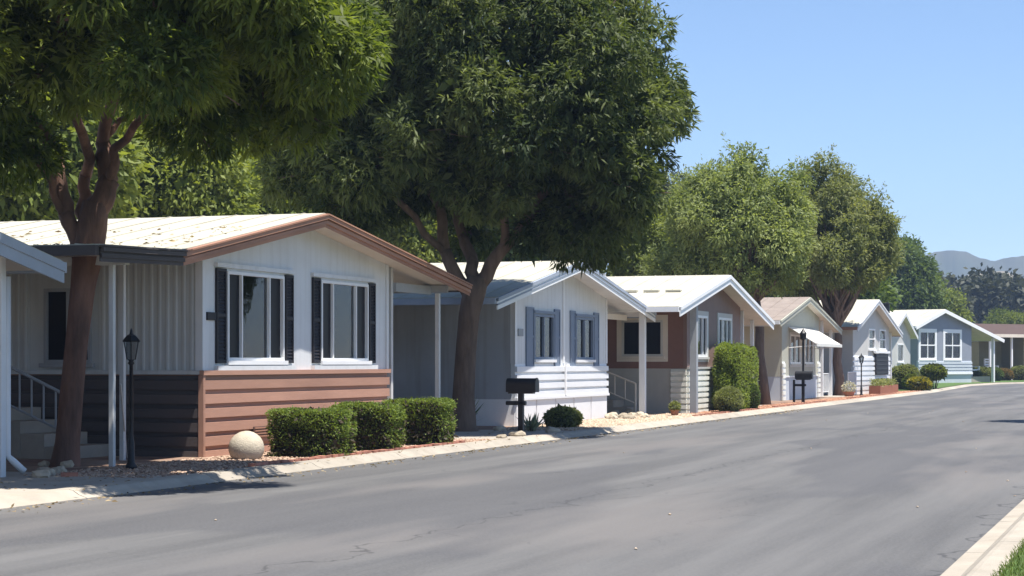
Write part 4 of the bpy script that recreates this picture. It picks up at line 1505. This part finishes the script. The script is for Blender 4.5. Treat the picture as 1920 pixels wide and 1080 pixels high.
# ------------------------------------------------------------------ hedges and shrubs
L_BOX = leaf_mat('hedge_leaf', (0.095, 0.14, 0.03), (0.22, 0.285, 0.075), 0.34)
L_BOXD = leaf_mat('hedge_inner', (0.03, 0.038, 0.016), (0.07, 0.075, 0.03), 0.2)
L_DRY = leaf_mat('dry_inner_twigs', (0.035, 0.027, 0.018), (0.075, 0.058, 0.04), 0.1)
M_TWIG = mat('twig', (0.075, 0.052, 0.035), 0.9, 0.3, 8)


def clipped_hedge(name, label, cx, cy, lx, ly, h, seed, n, leaf, L=0.05, W=0.026, rz=0.0, bottom=0.05, taper=0.06, group=None, cat='hedge', round_=0.25, side_leaf=0.75, inner=None):
    rng = np.random.default_rng(seed)
    rr = random.Random(seed)
    t = thing(name, label, cat, (cx, cy, 0), rz, group)
    # points over a rounded box: superellipsoid
    d = sphere_dirs(rng, n)
    p = 2.0 + 9.0 * (1 - round_) ** 2
    s = (np.abs(d) ** p).sum(axis=1) ** (-1 / p)
    q = d * s[:, None]
    ph = rng.uniform(0, 6, 3)
    lump = 1 + 0.045 * np.sin(q[:, 0] * 5 + ph[0]) * np.sin(q[:, 1] * 5 + ph[1]) + 0.03 * np.sin(q[:, 2] * 7 + ph[2] + q[:, 0] * 3)
    depth = 1 - np.abs(rng.normal(size=n)) * 0.05 + np.where(rng.random(n) < 0.015, rng.uniform(0.02, 0.12, n), 0)
    q = q * (lump * depth)[:, None]
    zc = (q[:, 2] + 1) / 2
    tp = 1 - taper * (1 - zc)
    P = np.stack([q[:, 0] * lx / 2 * tp, q[:, 1] * ly / 2 * tp, bottom + zc * (h - bottom)], 1)
    A = d * 0.7 + rng.normal(size=(n, 3)) * 0.6
    A[:, 2] += 0.25
    # thin and twiggy low down on the walls
    keep = rng.random(n) < np.clip(side_leaf + (1 - side_leaf) * np.clip((zc - 0.55) / 0.4, 0, 1), 0, 1)
    P, A, zc = P[keep], A[keep], zc[keep]
    m_ = len(P)
    leaf_object('foliage', P, A, L * rng.uniform(0.7, 1.3, m_), W * rng.uniform(0.7, 1.3, m_), rng, leaf, t)
    n2 = n // 5
    d2 = sphere_dirs(rng, n2)
    s2 = (np.abs(d2) ** p).sum(axis=1) ** (-1 / p)
    q2 = d2 * (s2 * rng.uniform(0.6, 0.93, n2))[:, None]
    P2 = np.stack([q2[:, 0] * lx / 2, q2[:, 1] * ly / 2, bottom + (q2[:, 2] + 1) / 2 * (h - bottom)], 1)
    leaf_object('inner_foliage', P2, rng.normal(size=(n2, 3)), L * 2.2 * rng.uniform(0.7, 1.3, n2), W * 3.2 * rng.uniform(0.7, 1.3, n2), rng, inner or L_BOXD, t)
    m = MB()
    for i in range(7):
        x, y = rr.uniform(-lx * .18, lx * .18), rr.uniform(-ly * .18, ly * .18)
        m.tube([(x * .5, y * .5, 0), (x, y, h * .3), (x * 1.8, y * 1.8, h * .8)], [0.025, 0.02, 0.008], 5)
    m.build('stem', M_TWIG, t)
    return t


def hedge_at(label, px, py_base, lx, ly, h, seed, n, leaf=L_BOX, name='hedge', dx=0.0, **k):
    g_ = ground(px, py_base)
    return clipped_hedge(name, label, g_.x - lx / 2 + dx, g_.y, lx, ly, h, seed, n, leaf, **k)


# three clipped hedges along the near home (front faces on X = -11.5)
for i, (pa, pb, h, lab) in enumerate(((500, 664, 0.76, 'leftmost of three clipped box hedges before the brown boards, beside the concrete ball'),
                                      (612, 756, 0.80, 'middle of three clipped box hedges before the brown boards'),
                                      (716, 850, 0.83, 'rightmost of three clipped box hedges, next to the carport post'))):
    ya = on_x(pa, -12.55)[0]
    yb = on_x(pb, -11.55)[0]
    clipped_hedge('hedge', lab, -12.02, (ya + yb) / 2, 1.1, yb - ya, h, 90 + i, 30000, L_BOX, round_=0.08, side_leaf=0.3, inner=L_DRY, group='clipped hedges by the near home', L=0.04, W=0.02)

yh, _ = on_x(1378, -11.9)
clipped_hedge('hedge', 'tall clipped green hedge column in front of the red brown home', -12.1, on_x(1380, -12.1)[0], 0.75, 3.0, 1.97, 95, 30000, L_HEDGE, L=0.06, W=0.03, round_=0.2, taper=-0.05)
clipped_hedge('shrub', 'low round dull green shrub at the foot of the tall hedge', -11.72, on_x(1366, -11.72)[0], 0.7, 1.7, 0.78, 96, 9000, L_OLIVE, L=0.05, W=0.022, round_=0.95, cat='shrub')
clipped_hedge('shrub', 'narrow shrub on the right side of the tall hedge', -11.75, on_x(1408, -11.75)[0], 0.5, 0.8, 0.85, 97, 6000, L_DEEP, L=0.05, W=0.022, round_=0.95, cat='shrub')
g_ = ground(1056, 806)
clipped_hedge('shrub', 'round dark green shrub before the white home, right of the black mailbox', -12.3, on_x(1056, -12.3)[0], 0.75, 1.2, 0.5, 98, 5000, L_OLIVE, L=0.06, W=0.025, round_=1.0, cat='shrub')
clipped_hedge('shrub', 'dark bush in the shade at the back of the near carport', -17.2, 40.2 - 1.6, 1.4, 1.6, 1.55, 99, 9000, L_DEEP, L=0.09, W=0.04, round_=1.0, cat='shrub')
clipped_hedge('shrub', 'dim green shrub behind the downspout at the left edge', -14.6, 21.4, 0.8, 0.8, 0.55, 100, 5000, L_DEEP, L=0.06, W=0.03, round_=1.0, cat='shrub')
# far garden in front of the slate blue home
for px, D, lx, ly, h, lf, sd, lab, z in (
        (1697, 98, 1.6, 1.6, 1.35, L_OLIVE, 101, 'large loose olive shrub right of the dark louvred panel', 0.0),
        (1724, 95, 1.2, 1.2, 0.75, leaf_mat('yellow_flower', (0.14, 0.17, 0.03), (0.45, 0.37, 0.04), 0.3), 102, 'yellow flowering bush at the kerb before the slate blue home', 0.0),
        (1750, 101, 1.35, 1.35, 1.35, L_FRESH, 103, 'round topiary ball on a short stem before the slate blue home', 0.55),
        (1712, 96.5, 1.0, 1.0, 0.9, L_FRESH, 104, 'green bush behind the yellow flowering bush', 0.0),
        (1820, 136, 1.6, 1.6, 1.05, L_DEEP, 105, 'grey green shrub at the slate blue home corner', 0.0),
        (1842, 138, 1.6, 1.6, 1.15, L_OLIVE, 106, 'loose shrub left of the far carport post', 0.0),
        (1862, 143, 1.5, 1.5, 1.1, L_DEEP, 107, 'dark shrub at the foot of the far carport post', 0.0),
        (1882, 147, 1.4, 1.4, 1.0, leaf_mat('orange_flower', (0.12, 0.11, 0.04), (0.30, 0.17, 0.07), 0.25), 108, 'rusty orange flowering bush right of the far carport post', 0.0),
        (1912, 152, 1.7, 1.7, 1.2, L_OLIVE, 109, 'grey green shrub at the right edge before the olive wall', 0.0)):
    p = at(px, HOR, D)
    clipped_hedge('shrub', lab, p.x, p.y, lx, ly, h, sd, 4500, lf, L=0.1, W=0.055, round_=1.0, bottom=0.03 + z, cat='shrub')
g = MB()
poly = [Vector(q) for q in ((-13.0, 92.5, 0), (-11.6, 97, 0), (-12.0, 112, 0), (-12.4, 124, 0), (-11.6, 136.3, 0), (-8.0, 148, 0), (-9, 154, 0), (-24, 150, 0), (-24, 100, 0))]
for p in poly:
    p.z = 0.11
g.add([tuple(p) for p in poly], [tuple(range(len(poly)))])
structure(g.build('lawn_far', M_LAWN))

# ------------------------------------------------------------------ street furniture and small things
def lamp_post(label, loc, h, group=None):
    t = thing('lamp_post', label, 'lamp post', loc, 0, group)
    m = MB()
    m.lathe([(0.075, 0.0), (0.075, 0.05), (0.048, 0.09), (0.044, 0.34), (0.032, 0.4), (0.027, 0.46), (0.024, h - 0.42), (0.045, h - 0.40), (0.03, h - 0.37), (0.055, h - 0.345)], n=12)
    m.build('pole', M_BLACK, t, smooth=True)
    MB().lathe([(0.06, h - 0.343), (0.1, h - 0.13), (0.102, h - 0.12)], n=6).build('lantern_glass', G_CLEAR, t)
    c = MB()
    c.lathe([(0.125, h - 0.12), (0.13, h - 0.105), (0.07, h - 0.04), (0.025, h - 0.015), (0.018, h + 0.03), (0.004, h + 0.06)], n=6)
    for k in range(6):
        a = 2 * math.pi * k / 6
        c.tube([(0.062 * math.cos(a), 0.062 * math.sin(a), h - 0.35), (0.106 * math.cos(a), 0.106 * math.sin(a), h - 0.115)], 0.007, 5)
    c.build('lantern_cap', M_BLACK, t)
    return t


p = ground(246, 890)
lamp_post('black lantern lamp post before the shaded side of the near home', (p.x, p.y, 0.07), 1.78)
p = at(1615, 0, 88)
lamp_post('black lamp post at the corner of the pale grey home', (-12.3, on_x(1615, -12.3)[0], 0.07), 1.72)


def mailbox(label, x, y, tall=0.0, rz=0.0):
    t = thing('mailbox', label, 'mailbox', (x, y, 0.07), rz)
    MB().box(-0.05, 0.05, -0.05, 0.05, 0, 0.83 + tall).build('post', M_BLACK, t, bevel=0.006)
    MB().box(-0.07, 0.07, -0.26, 0.24, 0.80, 0.828).build('bracket', M_BLACK, t)
    m = MB()
    pr = [(-0.11, 0.83), (0.11, 0.83)] + [(0.11 * math.cos(a), 0.985 + 0.11 * math.sin(a)) for a in [math.pi * k / 10 for k in range(11)]]
    m.prism(pr, -0.3, 0.27)
    m.build('box', M_BLACK, t)
    m = MB()
    pr2 = [(x_ * 1.06, 0.83 + (z_ - 0.83) * 1.03) for x_, z_ in pr]
    m.prism(pr2, -0.325, -0.302)
    m.build('door', M_BLACK, t)
    MB().box(-0.05, 0.06, -0.1, 0.3, 0.58, 0.66).build('newspaper_tube', M_BLACK, t, bevel=0.02)
    return t


mailbox('black mailbox on a dark post at the kerb before the white home', -11.75, on_x(977, -11.75)[0], rz=R(90))
mb = mailbox('black mailbox with a lantern mast above it before the cream home', -12.0, on_x(1506, -12.0)[0], rz=R(90))
MB().box(-0.03, 0.03, -0.03, 0.03, 1.1, 2.15).build('mast', M_BLACK, mb)
MB().lathe([(0.03, 2.15), (0.1, 2.2), (0.12, 2.4), (0.05, 2.5), (0.01, 2.56)], n=8).build('lantern', M_BLACK, mb)
MB().box(-0.035, 0.035, 0.28, 0.35, 0.0, 0.8).build('post', M_BLACK, mb)

# concrete ball
p = ground(462, 871)
me = bpy.data.meshes.new('garden_ball')
bm = bmesh.new()
bmesh.ops.create_uvsphere(bm, u_segments=40, v_segments=24, radius=0.255)
rr = random.Random(3)
for v in bm.verts:
    if v.co.z < -0.17:
        v.co.z = -0.17
    v.co.z *= 0.97
    v.co += v.co.normalized() * rr.uniform(-0.0018, 0.0018)
bm.to_mesh(me)
bm.free()
me.materials.append(M_BALL)
me.polygons.foreach_set('use_smooth', [True] * len(me.polygons))
tag(link('garden_ball', me, None, (p.x, p.y, 0.235)), 'pale concrete ball on the ground left of the clipped hedges', 'garden ornament')


def brick_row(label, x, y0, y1, seed, material=M_BRICK, skip=0.0):
    rr = random.Random(seed)
    t = thing('brick_edging', label, 'edging', (x, y0, 0.07))
    me = MB().box(-0.05, 0.05, 0.004, 0.2, -0.03, 0.055).mesh('brick', material)
    y = 0.0
    while y < y1 - y0:
        if rr.random() >= skip:
            b = link('brick', me, t, (rr.uniform(-0.015, 0.015), y, rr.uniform(-0.008, 0.008)), rr.uniform(-0.05, 0.05))
            b.rotation_euler.y = rr.uniform(-0.06, 0.06)
        y += 0.212
    return t


brick_row('row of red bricks edging the bed under the clipped hedges', -11.52, on_x(470, -11.52)[0], on_x(862, -11.52)[0], 1)
brick_row('red brick edging along the bed of the red brown home', -11.6, on_x(1300, -11.6)[0], on_x(1420, -11.6)[0], 2)
brick_row('red brick edging before the cream home', -11.6, on_x(1450, -11.6)[0], on_x(1545, -11.6)[0], 3)
brick_row('red brick edging under the pale grey home', -11.7, on_x(1590, -11.7)[0], on_x(1680, -11.7)[0], 4)


# stones
def stone(label, x, y, r, seed, z=0.07, squash=0.65, group=None, material=None):
    rr = random.Random(seed)
    me = bpy.data.meshes.new('stone')
    bm = bmesh.new()
    bmesh.ops.create_icosphere(bm, subdivisions=2, radius=r)
    for v in bm.verts:
        n_ = v.co.normalized()
        k = 1 + 0.16 * math.sin(n_.x * 4 + seed) + 0.14 * math.sin(n_.y * 5 + seed * 2) + rr.uniform(-0.07, 0.07)
        v.co = Vector((n_.x * r * k * 1.25, n_.y * r * k, n_.z * r * k * squash))
    bm.to_mesh(me)
    bm.free()
    me.materials.append(material or M_STONE)
    return tag(link('stone', me, None, (x, y, z + r * squash * 0.5), rr.uniform(0, 6)), label, 'stone', group)


rr = random.Random(12)
for i in range(11):
    px, py = rr.uniform(74, 132), rr.uniform(884, 908)
    p = ground(px, py)
    stone('small pale stone ringing the foot of the forked trunk', p.x, p.y, rr.uniform(0.05, 0.11), i, group='stones at the forked trunk')
for i in range(14):
    px, py = rr.uniform(1146, 1212), rr.uniform(778, 795)
    p = ground(px, py)
    stone('tan rock in the bed between the white and red brown homes', min(-11.6, p.x), p.y, rr.uniform(0.08, 0.17), 40 + i, group='tan rocks by the white home')
for i in range(7):
    px, py = rr.uniform(935, 1120), rr.uniform(808, 832)
    p = ground(px, py)
    stone('stone in the shaded bed before the white home', min(-11.6, p.x), p.y, rr.uniform(0.06, 0.13), 70 + i, group='stones before the white home')
p = ground(130, 906)
MB().box(-0.1, 0.1, -0.05, 0.05, 0, 0.06).build('brick', M_BRICK)
b = bpy.data.objects['brick'] if False else COL.objects[-1]
b.location = (p.x, p.y, 0.07)
b.rotation_euler.z = 0.6
b.name = 'loose_brick'
tag(b, 'single red brick lying at the foot of the forked trunk', 'brick')

# potted plant, planter, spiky plant
def spiky(name, label, x, y, n, h, seed, leaf, cat='plant'):
    rng = np.random.default_rng(seed)
    t = thing(name, label, cat, (x, y, 0.05))
    P = rng.normal(size=(n, 3)) * [0.05, 0.05, 0.0]
    A = rng.normal(size=(n, 3)) * [0.5, 0.5, 0.0] + [0, 0, 1]
    leaf_object('leaves', P, A, h * rng.uniform(0.6, 1.1, n), np.full(n, 0.045), rng, leaf, t)
    MB().lathe([(0.07, 0), (0.06, 0.06), (0.02, 0.1)], n=8).build('root', M_TWIG, t)
    return t


L_AGAVE = leaf_mat('agave_leaf', (0.13, 0.16, 0.11), (0.26, 0.29, 0.2), 0.15)
spiky('spiky_plant', 'spiky grey green plant beside the black mailbox', -12.2, on_x(996, -12.2)[0], 46, 0.5, 3, L_AGAVE)
spiky('spiky_plant', 'thin dark upright plant against the shaded wall of the white home', -14.3, 38.9, 40, 0.85, 4, L_DEEP)


def pot(label, x, y, r, h, seed, leaf):
    t = thing('potted_plant', label, 'potted plant', (x, y, 0.07))
    MB().lathe([(r * 0.7, 0), (r * 0.95, h * 0.85), (r * 1.08, h * 0.86), (r * 1.08, h), (r * 0.9, h), (r * 0.85, h * 0.9)], n=16).build('pot', M_TERRA, t, smooth=False)
    rng = np.random.default_rng(seed)
    n = 500
    d = sphere_dirs(rng, n)
    P = d * [r * 1.2, r * 1.2, r * 1.0] * rng.uniform(0.5, 1, n)[:, None] + [0, 0, h + r * 0.7]
    leaf_object('foliage', P, d + rng.normal(size=(n, 3)) * 0.5, np.full(n, 0.07), np.full(n, 0.035), rng, leaf, t)


pot('terracotta pot plant at the grey column of the red brown home', -12.25, on_x(1265, -12.25)[0], 0.12, 0.17, 5, L_OLIVE)
pot('white flowers in a pot on the porch edge left of the pale grey home', -12.6, on_x(1592, -12.6)[0], 0.25, 0.2, 6,
    leaf_mat('white_flower', (0.2, 0.22, 0.14), (0.7, 0.66, 0.62), 0.2))
t = thing('planter_box', 'long terracotta planter under the dark louvred panel', 'planter', (-12.3, on_x(1640, -12.3)[0], 0.07))
pl_l = on_x(1674, -12.3)[0] - on_x(1640, -12.3)[0]
m = MB()
m.box(-0.25, 0.25, 0, pl_l, 0, 0.04).box(-0.25, -0.2, 0, pl_l, 0.04, 0.38).box(0.2, 0.25, 0, pl_l, 0.04, 0.38).box(-0.2, 0.2, 0, 0.05, 0.04, 0.38).box(-0.2, 0.2, pl_l - 0.05, pl_l, 0.04, 0.38)
m.build('box', M_TERRA, t)
MB().box(-0.199, 0.199, 0.051, pl_l - 0.051, 0.041, 0.33).build('soil', M_YARD, t)
rng = np.random.default_rng(9)
n = 1500
P = np.stack([rng.uniform(-.25, .25, n), rng.uniform(0.1, pl_l - 0.1, n), 0.35 + rng.random(n) * 0.3], 1)
leaf_object('foliage', P, rng.normal(size=(n, 3)), np.full(n, 0.1), np.full(n, 0.05), rng, L_OLIVE, t)

# pale stake leaning behind the lamp post
p0, p1 = ground(238, 868), at(226, 720, 26.6)
t = MB().tube([(p0.x, p0.y, 0.05), tuple(p1)], 0.013, 6).build('garden_stake', M_POST)
tag(t, 'thin pale stake leaning behind the black lamp post', 'stake')

# white patio chairs on the far porch
for i, (hh_, u_, v_) in enumerate(((h7, 10.2, 1.5), (h8, 1.6, 0.2))):
    p = hh_.O + hh_.U * u_ + hh_.N * v_
    t = thing('patio_chair', ('white slatted patio chair left of the far carport post', 'white slatted patio chair before the olive wall, right of the far carport post')[i],
              'chair', (p.x, p.y, 0.502), R(60), 'far porch chairs')
    for x in (-0.42, 0.42):
        for y in (-0.35, 0.35):
            MB().box(x - 0.05, x + 0.05, y - 0.05, y + 0.05, 0, 0.65 if y < 0 else 1.3).build('leg', M_WHITE2, t)
        MB().box(x - 0.06, x + 0.06, -0.42, 0.29, 0.655, 0.72).build('armrest', M_WHITE2, t)
    MB().box(-0.365, 0.365, -0.4, 0.29, 0.4, 0.5).build('seat', M_WHITE2, t)
    for k in range(4):
        MB().box(-0.365, 0.365, 0.32, 0.38, 0.56 + k * 0.2, 0.68 + k * 0.2).build('slat', M_WHITE2, t)

# ------------------------------------------------------------------ litter, chips, gravel
def scatter_chips(name, label, pts, size, seed, material, flat=0.5):
    rng = np.random.default_rng(seed)
    n = len(pts)
    base = np.array([(1, 0, 0), (-1, 0, 0), (0, 1, 0), (0, -1, 0), (0, 0, 1), (0, 0, -1)], float)
    tri = np.array([(0, 2, 4), (2, 1, 4), (1, 3, 4), (3, 0, 4), (2, 0, 5), (1, 2, 5), (3, 1, 5), (0, 3, 5)])
    s = size * rng.uniform(0.5, 1.5, (n, 1, 3)) * np.array([1.2, 0.9, flat])
    th = rng.uniform(0, 6.28, n)
    b = base[None] * s
    x = b[:, :, 0] * np.cos(th)[:, None] - b[:, :, 1] * np.sin(th)[:, None]
    y = b[:, :, 0] * np.sin(th)[:, None] + b[:, :, 1] * np.cos(th)[:, None]
    V = np.stack([x, y, b[:, :, 2]], 2) + pts[:, None, :]
    F = (tri[None] + (np.arange(n) * 6)[:, None, None]).reshape(-1, 3)
    me = bpy.data.meshes.new(name)
    me.vertices.add(n * 6)
    me.vertices.foreach_set('co', V.astype(np.float32).ravel())
    me.loops.add(len(F) * 3)
    me.loops.foreach_set('vertex_index', F.astype(np.int32).ravel())
    me.polygons.add(len(F))
    me.polygons.foreach_set('loop_start', np.arange(0, len(F) * 3, 3, dtype=np.int32))
    a = me.attributes.new('rnd', 'FLOAT', 'FACE')
    a.data.foreach_set('value', np.repeat(rng.random(n), 8).astype(np.float32))
    me.update(calc_edges=True)
    me.materials.append(material)
    return tag(link(name, me), label, 'gravel', kind='stuff')


M_CHIP = leaf_mat('wood_chip', (0.20, 0.12, 0.08), (0.52, 0.38, 0.28), 0.0, 0.9)
M_GRAV = leaf_mat('tan_gravel', (0.26, 0.19, 0.13), (0.58, 0.46, 0.34), 0.0, 0.9)
M_LITT = leaf_mat('dry_leaf', (0.12, 0.075, 0.035), (0.42, 0.33, 0.2), 0.1, 0.9)
rng = np.random.default_rng(15)
n = 7500
pts = np.stack([rng.uniform(-13.3, -11.45, n), rng.uniform(20.5, 33, n), np.full(n, 0.078)], 1)
scatter_chips('wood_chips', 'tan and rust wood chips covering the bed before the near home', pts, 0.03, 16, M_CHIP)
n = 7000
pts = np.stack([rng.uniform(-13.3, -11.45, n), rng.uniform(38, 51, n), np.full(n, 0.078)], 1)
scatter_chips('gravel', 'tan gravel bed before the white home', pts, 0.04, 17, M_GRAV)
n = 6000
pts = np.stack([rng.uniform(-12.4, -11.45, n), rng.uniform(51, 95.5, n), np.full(n, 0.078)], 1)
scatter_chips('wood_chips', 'rust wood chips along the beds of the farther homes', pts, 0.05, 18, leaf_mat('rust_chip', (0.2, 0.085, 0.05), (0.45, 0.26, 0.17), 0.0, 0.9))
n = 1500
xs = np.concatenate([-10.97 + np.abs(rng.normal(size=900)) * 0.2, rng.uniform(-13.4, -11.0, 600)])
ys = np.concatenate([rng.uniform(16, 60, 900), rng.uniform(18, 42, 600)])
zs = np.where(xs > -11.0, 0.012, np.where(xs > -11.42, 0.104, 0.085))
P = np.stack([xs, ys, zs], 1)
A = rng.normal(size=(n, 3)) * [1, 1, 0.12]
o = leaf_object('fallen_leaves', P, A, rng.uniform(0.035, 0.085, n), rng.uniform(0.012, 0.028, n), rng, M_LITT)
tag(o, 'dry fallen leaves scattered along the left kerb', 'leaves', kind='stuff')
n = 22
P = np.stack([rng.uniform(-10.5, -1.6, n), rng.uniform(12, 60, n), np.full(n, 0.012)], 1)
o = scatter_chips('road_grit', 'scattered pale pebbles on the road surface', P, 0.018, 19, M_GRAV)

# leaves blown onto the near roof below the forked tree
n = 420
lx = -3.7 + rng.random(n) ** 1.8 * 5.0
ly = rng.random(n) ** 1.3 * 5.0 - 0.3
P = np.array([(X1 - b_, Y1 + a_, h1.zr(a_) + 0.012) for a_, b_ in zip(lx, ly)])
o = leaf_object('roof_leaves', P, rng.normal(size=(n, 3)) * [1, 1, 0.1], rng.uniform(0.06, 0.13, n), rng.uniform(0.02, 0.04, n), rng, M_LITT)
tag(o, 'dry leaves lying on the near white roof beside the trunk', 'leaves', kind='stuff')

# ------------------------------------------------------------------ haze
m = bpy.data.materials.new('haze')
m.use_nodes = True
nt = m.node_tree
nt.nodes.remove(nt.nodes['Principled BSDF'])
pv = nt.nodes.new('ShaderNodeVolumePrincipled')
pv.inputs['Color'].default_value = (0.5, 0.68, 1.0, 1)
pv.inputs['Density'].default_value = 0.00034
pv.inputs['Anisotropy'].default_value = 0.0
nt.links.new(pv.outputs[0], nt.nodes['Material Output'].inputs['Volume'])
hz = MB().box(-2620, 2620, -620, 2320, -1.5, 170).build('haze', m)
tag(hz, 'thin pale blue haze over the distant hills', 'haze', kind='stuff')
